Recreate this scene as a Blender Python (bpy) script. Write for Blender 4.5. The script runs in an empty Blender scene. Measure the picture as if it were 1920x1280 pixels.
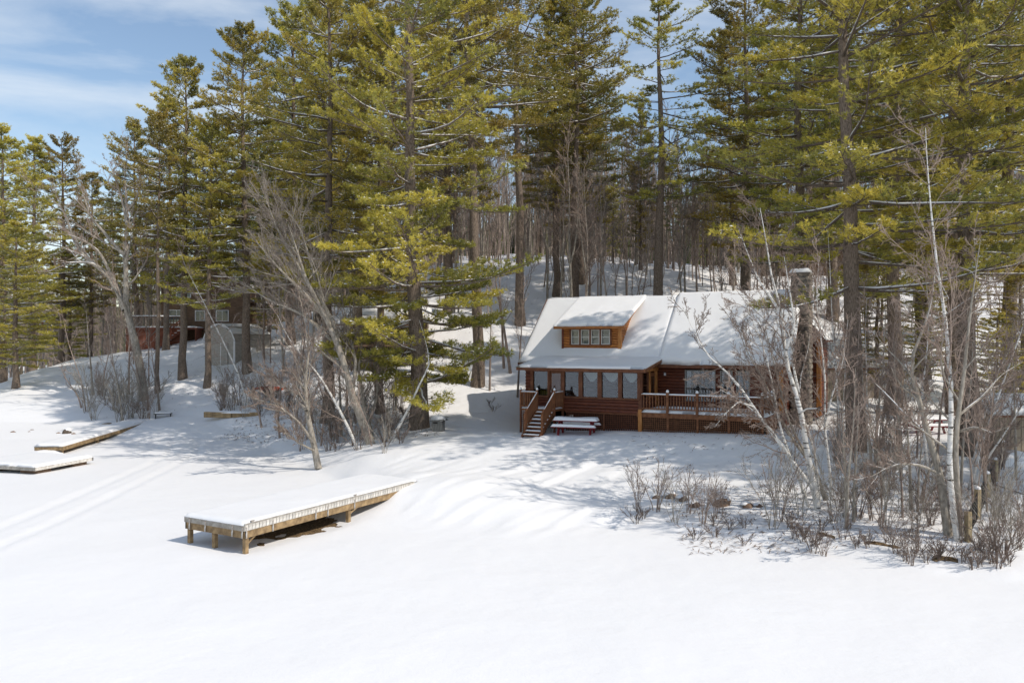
import bpy, math, random
import numpy as np
from mathutils import Vector, Matrix, Euler
R = math.radians
rnd = random.Random(7)
rng = np.random.default_rng(11)
C = bpy.context.scene.collection
SC = bpy.context.scene

# ------------------------------------------------------------------ camera
CAMZ = 6.6
F = 1493.0
cam_d = bpy.data.cameras.new('camera'); cam = bpy.data.objects.new('camera', cam_d); C.objects.link(cam)
cam.location = (0, 0, CAMZ); cam.rotation_euler = (R(90), 0, 0)
cam_d.sensor_width = 36; cam_d.lens = 28.0; cam_d.clip_start = .2; cam_d.clip_end = 3000
SC.camera = cam
# ------------------------------------------------------------------ light
SUN_EL = 47.0
SUN_H = Vector((1.0, -0.50, 0)).normalized()
sunvec = Vector((SUN_H.x*math.cos(R(SUN_EL)), SUN_H.y*math.cos(R(SUN_EL)), math.sin(R(SUN_EL))))
sd = bpy.data.lights.new('sun', 'SUN'); sun = bpy.data.objects.new('sun', sd); C.objects.link(sun)
sun.location = (0, 0, 60); sun.rotation_euler = (-sunvec).to_track_quat('-Z', 'Y').to_euler()
sd.energy = 3.25; sd.angle = R(0.6); sd.color = (1.0, .93, .83)
W = bpy.data.worlds.new('World'); SC.world = W; W.use_nodes = True
nt = W.node_tree; nt.nodes.clear()
def wn(t, **k):
    n = nt.nodes.new(t)
    for a, b in k.items(): setattr(n, a, b)
    return n
sky = wn('ShaderNodeTexSky', sky_type='NISHITA', sun_disc=False)
sky.sun_elevation = R(SUN_EL); sky.sun_rotation = math.atan2(SUN_H.x, SUN_H.y)
sky.air_density = 1.15; sky.dust_density = .2; sky.ozone_density = 1.0; sky.altitude = 200
bg = wn('ShaderNodeBackground'); bg.inputs[1].default_value = .138
out = wn('ShaderNodeOutputWorld')
tc = wn('ShaderNodeTexCoord'); mp = wn('ShaderNodeMapping')
mp.inputs['Rotation'].default_value = (R(8), R(24), R(-10)); mp.inputs['Scale'].default_value = (1.1, 1.2, 4.2)
n1 = wn('ShaderNodeTexNoise'); n1.inputs['Scale'].default_value = 2.1; n1.inputs['Detail'].default_value = 9; n1.inputs['Roughness'].default_value = .56; n1.inputs['Distortion'].default_value = .5
rp = wn('ShaderNodeValToRGB'); rp.color_ramp.elements[0].position = .42; rp.color_ramp.elements[0].color = (0.02, 0.02, 0.02, 1)
rp.color_ramp.elements[1].position = .74; rp.color_ramp.elements[1].color = (.8, .8, .8, 1)
mx = wn('ShaderNodeMixRGB'); mx.inputs[2].default_value = (6.0, 6.4, 6.8, 1)
L = nt.links.new
L(tc.outputs['Generated'], mp.inputs['Vector']); L(mp.outputs[0], n1.inputs['Vector']); L(n1.outputs['Fac'], rp.inputs[0])
L(rp.outputs[0], mx.inputs[0]); L(sky.outputs[0], mx.inputs[1]); L(mx.outputs[0], bg.inputs[0]); L(bg.outputs[0], out.inputs[0])
SC.view_settings.view_transform = 'Standard'; SC.view_settings.look = 'None'
SC.view_settings.exposure = 0.10; SC.view_settings.gamma = 1; SC.view_settings.use_curve_mapping = False
SC.render.engine = 'CYCLES'
cy = SC.cycles
cy.max_bounces = 6; cy.diffuse_bounces = 4; cy.glossy_bounces = 3; cy.transmission_bounces = 4; cy.transparent_max_bounces = 8
cy.caustics_reflective = False; cy.caustics_refractive = False; cy.use_denoising = True
cy.sample_clamp_indirect = 4

# ------------------------------------------------------------------ helpers
def tag(o, label=None, cat=None, group=None, kind=None):
    if label: o['label'] = label
    if cat: o['category'] = cat
    if group: o['group'] = group
    if kind: o['kind'] = kind
    return o
def obj(name, me, parent=None, loc=(0, 0, 0), rot=(0, 0, 0), scale=None):
    o = bpy.data.objects.new(name, me); C.objects.link(o)
    if parent: o.parent = parent
    o.location = loc; o.rotation_euler = rot
    if scale is not None: o.scale = scale
    return o
def empty(name, loc, rz=0, label=None, cat=None, group=None):
    o = bpy.data.objects.new(name, None); C.objects.link(o); o.empty_display_size = .3
    o.location = loc; o.rotation_euler = (0, 0, rz)
    return tag(o, label, cat, group)
def np_mesh(name, V, T=None, Q=None, mat=None, smooth=True, attr=None):
    me = bpy.data.meshes.new(name)
    V = np.asarray(V, dtype=np.float32).reshape(-1, 3)
    T = np.zeros((0, 3), int) if T is None else np.asarray(T).reshape(-1, 3)
    Q = np.zeros((0, 4), int) if Q is None else np.asarray(Q).reshape(-1, 4)
    me.vertices.add(len(V)); me.vertices.foreach_set('co', V.ravel())
    nl = T.size + Q.size
    me.loops.add(nl); me.loops.foreach_set('vertex_index', np.concatenate([T.ravel(), Q.ravel()]).astype(np.int32))
    npoly = len(T) + len(Q)
    me.polygons.add(npoly)
    ls = np.concatenate([np.arange(len(T))*3, len(T)*3 + np.arange(len(Q))*4]).astype(np.int32)
    me.polygons.foreach_set('loop_start', ls)
    me.polygons.foreach_set('use_smooth', np.full(npoly, smooth))
    if attr is not None:
        a = me.attributes.new('tint', 'FLOAT', 'POINT'); a.data.foreach_set('value', np.asarray(attr, dtype=np.float32))
    me.update(calc_edges=True)
    if mat: me.materials.append(mat)
    return me
class MB:
    """collects simple shapes for one mesh"""
    def __init__(s): s.v = []; s.f = []
    def add(s, vs, fs):
        b = len(s.v); s.v += [tuple(p) for p in vs]; s.f += [tuple(i+b for i in f) for f in fs]
    def box(s, c, d, rot=None, bev=0):
        x, y, z = [k/2 for k in d]
        if bev:
            b = bev; vs = []
            for sz in (-1, 1):
                for (px_, py_) in ((-x+b, -y), (x-b, -y), (x, -y+b), (x, y-b), (x-b, y), (-x+b, y), (-x, y-b), (-x, -y+b)):
                    vs.append((px_, py_, sz*z))
            fs = [tuple(range(7, -1, -1)), tuple(range(8, 16))] + [(i, (i+1) % 8, 8+(i+1) % 8, 8+i) for i in range(8)]
        else:
            vs = [(-x, -y, -z), (x, -y, -z), (x, y, -z), (-x, y, -z), (-x, -y, z), (x, -y, z), (x, y, z), (-x, y, z)]
            fs = [(0, 3, 2, 1), (4, 5, 6, 7), (0, 1, 5, 4), (1, 2, 6, 5), (2, 3, 7, 6), (3, 0, 4, 7)]
        m = rot.to_matrix() if rot else None
        s.add([(Vector(c) + (m @ Vector(v) if m else Vector(v))) for v in vs], fs)
        return s
    def bar(s, a, b, w, h, up=(0, 0, 1)):
        a = Vector(a); b = Vector(b); t = (b-a); l = t.length; t.normalize(); u = Vector(up)
        sd_ = t.cross(u).normalized(); u2 = sd_.cross(t).normalized()
        vs = []
        for p in (a, b):
            for (i, j) in ((-1, -1), (1, -1), (1, 1), (-1, 1)): vs.append(p + sd_*(i*w/2) + u2*(j*h/2))
        s.add(vs, [(0, 1, 2, 3), (7, 6, 5, 4), (0, 4, 5, 1), (1, 5, 6, 2), (2, 6, 7, 3), (3, 7, 4, 0)])
        return s
    def poly_prism(s, pts, off):
        """flat polygon pts extruded by vector off"""
        n = len(pts); off = Vector(off)
        vs = [Vector(p) for p in pts] + [Vector(p)+off for p in pts]
        s.add(vs, [tuple(range(n-1, -1, -1)), tuple(range(n, 2*n))] + [(i, (i+1) % n, n+(i+1) % n, n+i) for i in range(n)])
        return s
    def mesh(s, name, mat, smooth=False):
        me = bpy.data.meshes.new(name); me.from_pydata([tuple(v) for v in s.v], [], s.f); me.update()
        if smooth: me.polygons.foreach_set('use_smooth', [True]*len(me.polygons))
        if mat: me.materials.append(mat)
        return me
    def build(s, name, mat, parent=None, loc=(0, 0, 0), rot=(0, 0, 0), smooth=False):
        return obj(name, s.mesh(name, mat, smooth), parent, loc, rot)
_box = {}
def bx(parent, name, c, d, mat, rot=(0, 0, 0), bev=0):
    k = (round(d[0], 3), round(d[1], 3), round(d[2], 3), mat.name, bev, name)
    if k not in _box: _box[k] = MB().box((0, 0, 0), d, bev=bev).mesh(name, mat)
    return obj(name, _box[k], parent, c, rot)
def barpart(parent, name, a, b, w, h, mat, up=(0, 0, 1)):
    return MB().bar(a, b, w, h, up).build(name, mat, parent)

# value noise in numpy
_tab = rng.random((256, 256)).astype(np.float32)
def vnoise(x, y):
    x = np.asarray(x, dtype=np.float64); y = np.asarray(y, dtype=np.float64)
    xi = np.floor(x).astype(int); yi = np.floor(y).astype(int); fx = x-xi; fy = y-yi
    fx = fx*fx*(3-2*fx); fy = fy*fy*(3-2*fy)
    a = _tab[xi & 255, yi & 255]; b = _tab[(xi+1) & 255, yi & 255]; c = _tab[xi & 255, (yi+1) & 255]; d = _tab[(xi+1) & 255, (yi+1) & 255]
    return (a*(1-fx)+b*fx)*(1-fy)+(c*(1-fx)+d*fx)*fy - .5
def sstep(a, b, x):
    t = np.clip((np.asarray(x, float)-a)/(b-a), 0, 1); return t*t*(3-2*t)

# ------------------------------------------------------------------ terrain
SHX = [-200, -80, -55, -40, -32, -29, -26, -20, -16, -11, -8, -6, -3, 0, 4.3, 6, 9, 11.3, 13.6, 20, 40, 80, 200]
SHY = [66, 60, 58.5, 57.5, 57, 59, 59.5, 55, 50, 42.5, 37.5, 31.5, 29, 28, 28, 26.8, 25, 23.2, 21.9, 19.5, 14, 10, 0]
TRK = [(-17.0, 20), (-17.4, 27), (-18.2, 35), (-18.9, 43), (-19.4, 47), (-21.5, 53)]
_fr = random.Random(5); FEET = []
for i in range(44):
    t = i/43; FEET.append((.6-3.6*t+_fr.uniform(-.45, .45)+1.2*math.sin(t*3), 41.9+3.6*t+_fr.uniform(-.4, .4)))
for i in range(26): t = i/25; FEET.append((1.4+2.0*t+_fr.uniform(-.4, .4), 41.7-.3*t+_fr.uniform(-.35, .35)))
def seg_dist(x, y, pts):
    d = np.full(np.shape(x), 1e9); 
    for (a, b), (c, e) in zip(pts[:-1], pts[1:]):
        vx, vy = c-a, e-b; t = np.clip(((x-a)*vx+(y-b)*vy)/(vx*vx+vy*vy), 0, 1)
        dx = x-(a+t*vx); dy = y-(b+t*vy); s = np.sign(dx*vy-dy*vx)
        dd = np.hypot(dx, dy); m = dd < np.abs(d); d = np.where(m, dd*s, d)
    return d
def terr(x, y):
    x = np.asarray(x, float); y = np.asarray(y, float)
    sh = sum(np.interp(x+o, SHX, SHY) for o in (-1.5, -.5, .5, 1.5))/4
    sh = sh + 1.0*vnoise(x*.35, y*0+3.3) + .5*vnoise(x*1.1, y*.2)
    d = y-sh
    rise = np.interp(d, [-2, 0, 1.5, 4, 9, 16, 24, 60], [0, .05, .32, .62, .95, 1.45, 1.7, 1.9])
    rise = rise * np.interp(x, [-70, -56, -46], [.35, .5, 1])
    hill = np.interp(y, [30, 46, 52, 60, 70, 85, 110, 150, 260], [0, .0, .5, 2.6, 6.6, 12.8, 16.6, 18, 18])
    k = np.interp(x, [-200, -57, -50, -40, -30, -18, -8, 8, 30, 200], [0, 0, .16, .33, .42, .7, 1, 1, .9, .9])
    z = rise + hill*k
    land = sstep(0, 6, d)
    z = z + land*(.5*vnoise(x*.12, y*.12) + .22*vnoise(x*.4+9, y*.4)*sstep(48, 60, y) + .06*vnoise(x*.9, y*.9))
    z = z + .5*sstep(50, 62, y)*(vnoise(x*.22+3, y*.3)) * land
    z = z + .50*np.exp(-((x+3.0)/4.0)**2-((y-32.6)/3.4)**2)
    # house pad : rises to the right
    hu = (x-.77)*.885-(y-46.09)*.466; hv = (x-.77)*.466+(y-46.09)*.885
    pad = np.interp(hu, [-3, 0, 7, 14, 18], [1.42, 1.5, 1.75, 1.98, 2.1])
    m = sstep(-5, -2.0, hu)*sstep(20, 16, hu)*sstep(-6.0, -1.5, hv)*sstep(13.5, 10.5, hv)
    z = z*(1-m)+pad*m
    # snow relief
    z = z + .05*vnoise(x*.3, y*.3) + .03*vnoise(x*.8+5, y*.8)
    a = x*.55+y*.83; b = x*.83-y*.55
    mk = sstep(-7, -4, x)*sstep(9, 4, x)*sstep(-2, 1, d)*sstep(12, 7, d)
    z = z + mk*.10*vnoise(a*.35+11, b*2.2) + mk*.05*vnoise(a*.8, b*5)
    z = z + .018*vnoise(x*.5+y*.9, (y*.5-x*.9)*.25+7)*sstep(0,-3,d) + (.012+.05*sstep(40, 46, y)*land*sstep(6, 0, x))*vnoise(x*2.6, y*2.6)
    z = z + .10*land*sstep(3, 7, x)*sstep(36, 30, y)*vnoise(x*1.9+4, y*1.9)
    # trodden path from the stairs towards the shore pines
    for (fx, fy) in FEET: z = z - .075*np.exp(-((x-fx)**2+(y-fy)**2)/.045)
    # vehicle track on the ice
    dd = seg_dist(x, y, TRK); dd2 = dd + .25*np.sin(y*.13)
    fade = sstep(20, 26, y)*sstep(56, 48, y)
    for o in (-.75, .75):
        e = np.abs(dd2-o); z = z + fade*(-.055*np.exp(-(e/.22)**2)+.03*np.exp(-((e-.42)/.15)**2))
    # hollow under the dock
    du = (x+8.3)*(-.84)+(y-24.7)*.545; dv = (x+8.3)*.495+(y-24.7)*.87
    hol = sstep(-.25, .35, du)*sstep(3.2, 2.4, du)*sstep(-.4, .8, dv)*sstep(6.0, 3.8, dv)
    z = z - hol*np.clip(z+.02, 0, .8)
    return z
def tz(x, y): return float(terr(x, y))
def P3(px, py, Y): return Vector(((px-960)/F*Y, Y, CAMZ-(py-640)/F*Y))
def gnd(px, py):
    """where the sight line through a photo pixel meets the ground"""
    Y = np.arange(14, 260, .1); X = (px-960)/F*Y; z = CAMZ-(py-640)/F*Y
    i = np.argmax(terr(X, Y) >= z)
    return Vector((X[i], Y[i], float(terr(X[i], Y[i]))))
def onground(px, Y):
    x = (px-960)/F*Y; return Vector((x, Y, tz(x, Y)))

# ------------------------------------------------------------------ materials
def mat_base(name, col, rough=.8, spec=.3):
    m = bpy.data.materials.new(name); m.use_nodes = True
    b = m.node_tree.nodes['Principled BSDF']; b.inputs['Base Color'].default_value = (*col, 1)
    b.inputs['Roughness'].default_value = rough; b.inputs['Specular IOR Level'].default_value = spec
    return m, m.node_tree, b
def noise_mat(name, c1, c2, scale=4, rough=.8, stretch=(1, 1, 1), bump=.3, bdist=.02, c3=None, detail=6, lo=.35, hi=.65, spec=.25, coord='Object', rand=0):
    m, t, b = mat_base(name, c1, rough, spec); N = t.nodes.new; K = t.links.new
    tc = N('ShaderNodeTexCoord'); mp = N('ShaderNodeMapping'); mp.inputs['Scale'].default_value = stretch
    n = N('ShaderNodeTexNoise'); n.inputs['Scale'].default_value = scale; n.inputs['Detail'].default_value = detail; n.inputs['Roughness'].default_value = .62
    r = N('ShaderNodeValToRGB'); e = r.color_ramp.elements
    e[0].position = lo; e[0].color = (*c1, 1); e[1].position = hi; e[1].color = (*c2, 1)
    if c3: x = e.new(.5*(lo+hi)); x.color = (*c3, 1)
    K(tc.outputs[coord], mp.inputs[0]); K(mp.outputs[0], n.inputs[0]); K(n.outputs[0], r.inputs[0])
    last = r.outputs[0]
    if rand:
        oi = N('ShaderNodeObjectInfo'); mm = N('ShaderNodeMapRange'); mm.inputs['To Min'].default_value = 1-rand; mm.inputs['To Max'].default_value = 1+rand
        hs = N('ShaderNodeHueSaturation'); K(oi.outputs['Random'], mm.inputs[0]); K(mm.outputs[0], hs.inputs['Value']); K(last, hs.inputs['Color']); last = hs.outputs[0]
    K(last, b.inputs['Base Color'])
    if bump:
        bp = N('ShaderNodeBump'); bp.inputs['Strength'].default_value = bump; bp.inputs['Distance'].default_value = bdist
        K(n.outputs[0], bp.inputs['Height']); K(bp.outputs[0], b.inputs['Normal'])
    return m
M = {}
def make_snow(name, col, bump):
    m, t, b = mat_base(name, col, .62, .25); N = t.nodes.new; K = t.links.new
    tc = N('ShaderNodeTexCoord')
    a = N('ShaderNodeTexNoise'); a.inputs['Scale'].default_value = 2.2; a.inputs['Detail'].default_value = 7; a.inputs['Roughness'].default_value = .6
    c = N('ShaderNodeTexNoise'); c.inputs['Scale'].default_value = 26; c.inputs['Detail'].default_value = 4
    ad = N('ShaderNodeMath'); ad.operation = 'MULTIPLY_ADD'; ad.inputs[1].default_value = .18
    K(tc.outputs['Object'], a.inputs[0]); K(tc.outputs['Object'], c.inputs[0]); K(c.outputs[0], ad.inputs[0]); K(a.outputs[0], ad.inputs[2])
    bp = N('ShaderNodeBump'); bp.inputs['Strength'].default_value = bump; bp.inputs['Distance'].default_value = .06
    K(ad.outputs[0], bp.inputs['Height']); K(bp.outputs[0], b.inputs['Normal'])
    return m
M['snow'] = make_snow('snow', (.83, .82, .815), .35)
M['roof_snow'] = make_snow('roof_snow', (.83, .82, .815), .2)
M['pine_bark'] = noise_mat('pine_bark', (.09, .068, .052), (.30, .235, .185), 5, .95, (6, 6, 1.1), 1.0, .05, spec=.1)
M['dark_bark'] = noise_mat('dark_bark', (.08, .062, .05), (.22, .175, .14), 5, .95, (5, 5, 1), .8, .04, spec=.1, rand=.3)
M['grey_bark'] = noise_mat('grey_bark', (.19, .165, .135), (.42, .375, .315), 4, .9, (3, 3, 1), .6, .02, spec=.1)
M['twig'] = noise_mat('twig', (.22, .165, .135), (.38, .30, .25), 3, .9, bump=0, spec=.1, rand=.25)
M['grey_twig'] = noise_mat('grey_twig', (.19, .16, .135), (.30, .255, .22), 3, .9, bump=0, spec=.1)
M['red_twig'] = noise_mat('red_twig', (.15, .115, .095), (.26, .20, .165), 3, .9, bump=0, spec=.1, rand=.25)
def birch():
    m, t, b = mat_base('birch_bark', (.7, .68, .64), .75, .2); N = t.nodes.new; K = t.links.new
    tc = N('ShaderNodeTexCoord'); mp = N('ShaderNodeMapping'); mp.inputs['Scale'].default_value = (2, 2, 11)
    n = N('ShaderNodeTexNoise'); n.inputs['Scale'].default_value = 1.6; n.inputs['Detail'].default_value = 6
    r = N('ShaderNodeValToRGB'); e = r.color_ramp.elements
    e[0].position = .34; e[0].color = (.04, .035, .03, 1); e[1].position = .43; e[1].color = (.62, .59, .54, 1); x = e.new(.7); x.color = (.74, .72, .69, 1)
    K(tc.outputs['Object'], mp.inputs[0]); K(mp.outputs[0], n.inputs[0]); K(n.outputs[0], r.inputs[0]); K(r.outputs[0], b.inputs['Base Color'])
    return m
M['birch'] = birch()
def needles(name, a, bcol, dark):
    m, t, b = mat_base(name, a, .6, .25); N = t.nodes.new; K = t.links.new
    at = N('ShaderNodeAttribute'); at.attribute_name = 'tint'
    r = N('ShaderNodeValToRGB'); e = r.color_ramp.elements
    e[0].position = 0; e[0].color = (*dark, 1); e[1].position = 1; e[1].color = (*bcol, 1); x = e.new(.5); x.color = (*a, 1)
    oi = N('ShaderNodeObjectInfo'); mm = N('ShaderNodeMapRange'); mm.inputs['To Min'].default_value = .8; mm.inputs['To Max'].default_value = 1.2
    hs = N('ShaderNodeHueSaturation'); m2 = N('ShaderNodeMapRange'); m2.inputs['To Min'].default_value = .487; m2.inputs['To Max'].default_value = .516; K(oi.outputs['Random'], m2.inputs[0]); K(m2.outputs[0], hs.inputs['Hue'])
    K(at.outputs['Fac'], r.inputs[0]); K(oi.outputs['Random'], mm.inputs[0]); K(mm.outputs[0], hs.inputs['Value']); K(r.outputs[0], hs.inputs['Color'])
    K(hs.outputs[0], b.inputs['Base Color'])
    tr = N('ShaderNodeBsdfTranslucent'); K(hs.outputs[0], tr.inputs[0]); mxs = N('ShaderNodeMixShader'); mxs.inputs[0].default_value = .42
    K(b.outputs[0], mxs.inputs[1]); K(tr.outputs[0], mxs.inputs[2]); K(mxs.outputs[0], t.nodes['Material Output'].inputs[0])
    return m
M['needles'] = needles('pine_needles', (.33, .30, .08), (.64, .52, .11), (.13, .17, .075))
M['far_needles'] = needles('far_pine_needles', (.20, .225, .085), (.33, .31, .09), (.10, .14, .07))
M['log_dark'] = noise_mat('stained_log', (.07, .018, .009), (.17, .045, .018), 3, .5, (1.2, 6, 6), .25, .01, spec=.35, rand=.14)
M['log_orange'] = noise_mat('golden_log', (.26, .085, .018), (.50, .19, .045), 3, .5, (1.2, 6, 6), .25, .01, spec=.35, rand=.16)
M['trim'] = noise_mat('brown_trim', (.11, .04, .02), (.20, .08, .038), 3, .6, (1, 1, 1), .15, .01)
M['rail'] = noise_mat('cedar_rail', (.14, .052, .022), (.27, .115, .05), 5, .6, (1, 1, 1), .2, .01, rand=.12)
M['post_orange'] = noise_mat('cedar_post', (.38, .14, .035), (.52, .24, .08), 5, .6, (3, 3, .6), .2, .01)
M['lattice'] = noise_mat('lattice_wood', (.09, .03, .016), (.16, .06, .03), 5, .7, bump=0)
M['lattice2'] = noise_mat('deck_lattice_wood', (.12, .05, .024), (.22, .095, .045), 5, .7, bump=0)
M['pale_twig'] = noise_mat('pale_twig', (.27, .215, .18), (.46, .38, .325), 3, .9, bump=0, spec=.1)
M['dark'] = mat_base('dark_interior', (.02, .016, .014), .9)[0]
M['room'] = noise_mat('interior_wood', (.10, .055, .03), (.16, .09, .05), 2, .7, bump=0)
M['curtain'] = mat_base('white_curtain', (.72, .72, .70), .8)[0]
M['frame_grey'] = mat_base('grey_window_frame', (.28, .27, .25), .5)[0]
M['frame_pale'] = mat_base('pale_window_frame', (.55, .53, .48), .5)[0]
def glass():
    m = bpy.data.materials.new('window_glass'); m.use_nodes = True; t = m.node_tree; t.nodes.clear(); N = t.nodes.new; K = t.links.new
    o = N('ShaderNodeOutputMaterial'); g = N('ShaderNodeBsdfGlossy'); g.inputs['Roughness'].default_value = .02; g.inputs[0].default_value = (.85, .92, 1, 1)
    tr = N('ShaderNodeBsdfTransparent'); tr.inputs[0].default_value = (.72, .75, .76, 1)
    lw = N('ShaderNodeFresnel'); lw.inputs[0].default_value = 1.6
    mxs = N('ShaderNodeMixShader'); ma = N('ShaderNodeMath'); ma.operation = 'ADD'; ma.inputs[1].default_value = .05
    mxs.inputs[0].default_value = .075; K(tr.outputs[0], mxs.inputs[1]); K(g.outputs[0], mxs.inputs[2]); K(mxs.outputs[0], o.inputs[0])
    return m
M['glass'] = glass()
M['stone'] = noise_mat('field_stone', (.17, .14, .11), (.34, .29, .235), 2.5, .9, bump=.5, bdist=.03, rand=.35)
M['mortar'] = noise_mat('mortar', (.14, .13, .115), (.2, .185, .17), 8, .95, bump=.2)
M['brown_stone'] = noise_mat('brown_stone', (.13, .08, .055), (.30, .21, .15), 3, .9, bump=.6, bdist=.04)
M['dock'] = noise_mat('dock_wood', (.18, .12, .065), (.40, .275, .145), 4, .85, (1, 1, 1), .3, .01, rand=.12)
M['dock_grey'] = noise_mat('grey_dock_wood', (.24, .21, .18), (.42, .39, .34), 4, .85, (1, 1, 1), .3, .01, rand=.1)
M['slat'] = noise_mat('whitewash_and_sunlit_wood', (.42, .38, .33), (.70, .67, .62), 6, .85, (1, 1, 1), .3, .01, rand=.15)
M['metal'] = noise_mat('galvanised_strap', (.25, .2, .16), (.55, .53, .5), 8, .5, bump=0)
M['red'] = noise_mat('red_paint', (.13, .012, .014), (.24, .024, .026), 4, .5, bump=.1)
M['kayak'] = mat_base('orange_kayak', (.55, .08, .02), .4)[0]
M['shed_tan'] = noise_mat('tan_siding', (.27, .22, .155), (.38, .31, .23), 3, .8, (3, 3, .6), .2, .01)
M['shed_grey'] = noise_mat('grey_siding', (.32, .295, .26), (.45, .415, .37), 3, .8, (1, 1, 3), .2, .01)
M['barn_brown'] = noise_mat('brown_siding', (.11, .07, .045), (.20, .13, .085), 3, .8, (1, 1, 4), .2, .01)
M['brick_red'] = noise_mat('red_deck_wood', (.15, .05, .03), (.24, .085, .05), 3, .8, bump=.1)
M['leaf'] = noise_mat('leaf_litter', (.05, .035, .02), (.30, .20, .10), 14, .95, bump=1, bdist=.05, c3=(.13, .085, .045))
M['box_grey'] = noise_mat('weathered_grey_wood', (.15, .145, .13), (.28, .27, .25), 4, .85, (3, 3, .6), .3, .01)
M['wire'] = mat_base('black_wire', (.015, .015, .015), .6)[0]
M['fence_post'] = noise_mat('fence_post_wood', (.26, .2, .12), (.45, .36, .22), 4, .85, (2, 2, .6), .3, .01, rand=.25)
M['white'] = mat_base('white_paint', (.75, .75, .75), .5)[0]

# ------------------------------------------------------------------ ground sheet
def build_ground():
    def axis(stops):
        out = [stops[0][0]]
        for a, b, s in stops:
            n = max(1, int(round((b-a)/s))); out += list(np.linspace(a, b, n+1)[1:])
        return np.array(out)
    xs = axis([(-400, -120, 14), (-120, -60, 2.5), (-60, -30, .7), (-30, -7, .24), (-7, 6, .15), (6, 20, .22), (20, 60, .8), (60, 130, 3), (130, 400, 16)])
    ys = axis([(-60, 8, 6), (8, 14, .6), (14, 62, .17), (62, 120, .6), (120, 200, 3), (200, 900, 35)])
    X, Y = np.meshgrid(xs, ys, indexing='ij'); Z = terr(X, Y)
    V = np.stack([X, Y, Z], -1).reshape(-1, 3); n, m = X.shape
    i = np.arange(n*m).reshape(n, m)
    Q = np.stack([i[:-1, :-1], i[1:, :-1], i[1:, 1:], i[:-1, 1:]], -1).reshape(-1, 4)
    o = obj('snow_ground', np_mesh('snow_ground', V, Q=Q, mat=M['snow'])); tag(o, kind='structure')
build_ground()

# ------------------------------------------------------------------ branching geometry
def resample(pts, n):
    p = np.array([tuple(q) for q in pts], float); s = np.r_[0, np.cumsum(np.linalg.norm(np.diff(p, axis=0), axis=1))]
    # catmull-like smooth by two passes of interpolation
    t = np.linspace(0, s[-1], n*3); q = np.stack([np.interp(t, s, p[:, k]) for k in range(3)], 1)
    for _ in range(4): q[1:-1] = .25*q[:-2]+.5*q[1:-1]+.25*q[2:]
    return q[np.linspace(0, len(q)-1, n).round().astype(int)]
def norm(v): return v/np.maximum(np.linalg.norm(v, axis=-1, keepdims=True), 1e-9)
def tubes(P, Rr, k):
    """P (B,n,3), Rr (B,n) -> V,Q of open tapering tubes"""
    B, n, _ = P.shape
    T = np.empty_like(P); T[:, 1:-1] = P[:, 2:]-P[:, :-2]; T[:, 0] = P[:, 1]-P[:, 0]; T[:, -1] = P[:, -1]-P[:, -2]; T = norm(T)
    D = norm(P[:, -1]-P[:, 0]); ref = np.where(np.abs(D[:, 2:3]) > .9, np.array([[1., 0, 0]]), np.array([[0, 0, 1.]]))
    ref = np.broadcast_to(ref[:, None], T.shape)
    A = norm(np.cross(T, ref)); Bn = np.cross(T, A)
    th = np.arange(k)*2*np.pi/k
    V = P[:, :, None]+Rr[:, :, None, None]*(A[:, :, None]*np.cos(th)[:, None]+Bn[:, :, None]*np.sin(th)[:, None])
    idx = np.arange(B*n*k).reshape(B, n, k); nx = np.roll(idx, -1, axis=2)
    Q = np.stack([idx[:, :-1], nx[:, :-1], nx[:, 1:], idx[:, 1:]], -1).reshape(-1, 4)
    return V.reshape(-1, 3), Q
def merge(parts):
    vs = []; qs = []; b = 0
    for V, Q in parts: vs.append(V); qs.append(Q+b); b += len(V)
    return np.concatenate(vs), np.concatenate(qs)
def spawn(P, Rr, m, t0, t1, ang, lr, up, rr, npts, jit=.15, taper=True, rg=None, minr=.006, azim=None):
    rg = rg or rng
    B, n, _ = P.shape
    seg = np.linalg.norm(np.diff(P, axis=1), axis=2).sum(1)
    t = (np.arange(m)[None]+rg.random((B, m)))/m*(t1-t0)+t0
    f = t*(n-1); i = np.minimum(f.astype(int), n-2); w = (f-i)[..., None]
    bi = np.arange(B)[:, None]
    base = P[bi, i]*(1-w)+P[bi, i+1]*w; dirv = norm(P[bi, i+1]-P[bi, i]); r0 = Rr[bi, i]*(1-w[..., 0])+Rr[bi, i+1]*w[..., 0]
    rv = rg.normal(size=(B, m, 3)); perp = norm(rv-(rv*dirv).sum(-1, keepdims=True)*dirv)
    a = R(ang)*(1+.35*rg.normal(size=(B, m)))[..., None]
    d = norm(dirv*np.cos(a)+perp*np.sin(a))
    Ln = seg[:, None]*lr*(1-(.55*t if taper else 0))*(.6+.8*rg.random((B, m)))
    pts = np.empty((B, m, npts, 3)); pts[:, :, 0] = base; cur = d
    for k in range(1, npts):
        cur = norm(cur+np.array([0, 0, up/(npts-1)])+jit*rg.normal(size=(B, m, 3)))
        pts[:, :, k] = pts[:, :, k-1]+cur*(Ln/(npts-1))[..., None]
    rad = np.maximum((r0*rr)[..., None]*np.linspace(1, .3, npts), minr)
    return pts.reshape(B*m, npts, 3), rad.reshape(B*m, npts)
def snow_on(P, Rr, frac, rg, thick=.75, lift=.8):
    """thin snow lying along the upper side of gently sloping limbs"""
    D = norm(P[:, -1]-P[:, 0]); ok = (np.abs(D[:, 2]) < .72) & (rg.random(len(P)) < frac)
    P = P[ok]; Rr = Rr[ok]
    if not len(P): return None
    Ps = P.copy(); Ps[..., 2] += Rr*lift; e = np.linspace(0, 1, P.shape[1]); w = np.clip(np.minimum(e*6, (1-e)*5)+.15, 0, 1)
    w = w*(.6+.5*rg.random(P.shape[:2]))
    return tubes(Ps, Rr*thick*w, 4)

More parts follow.
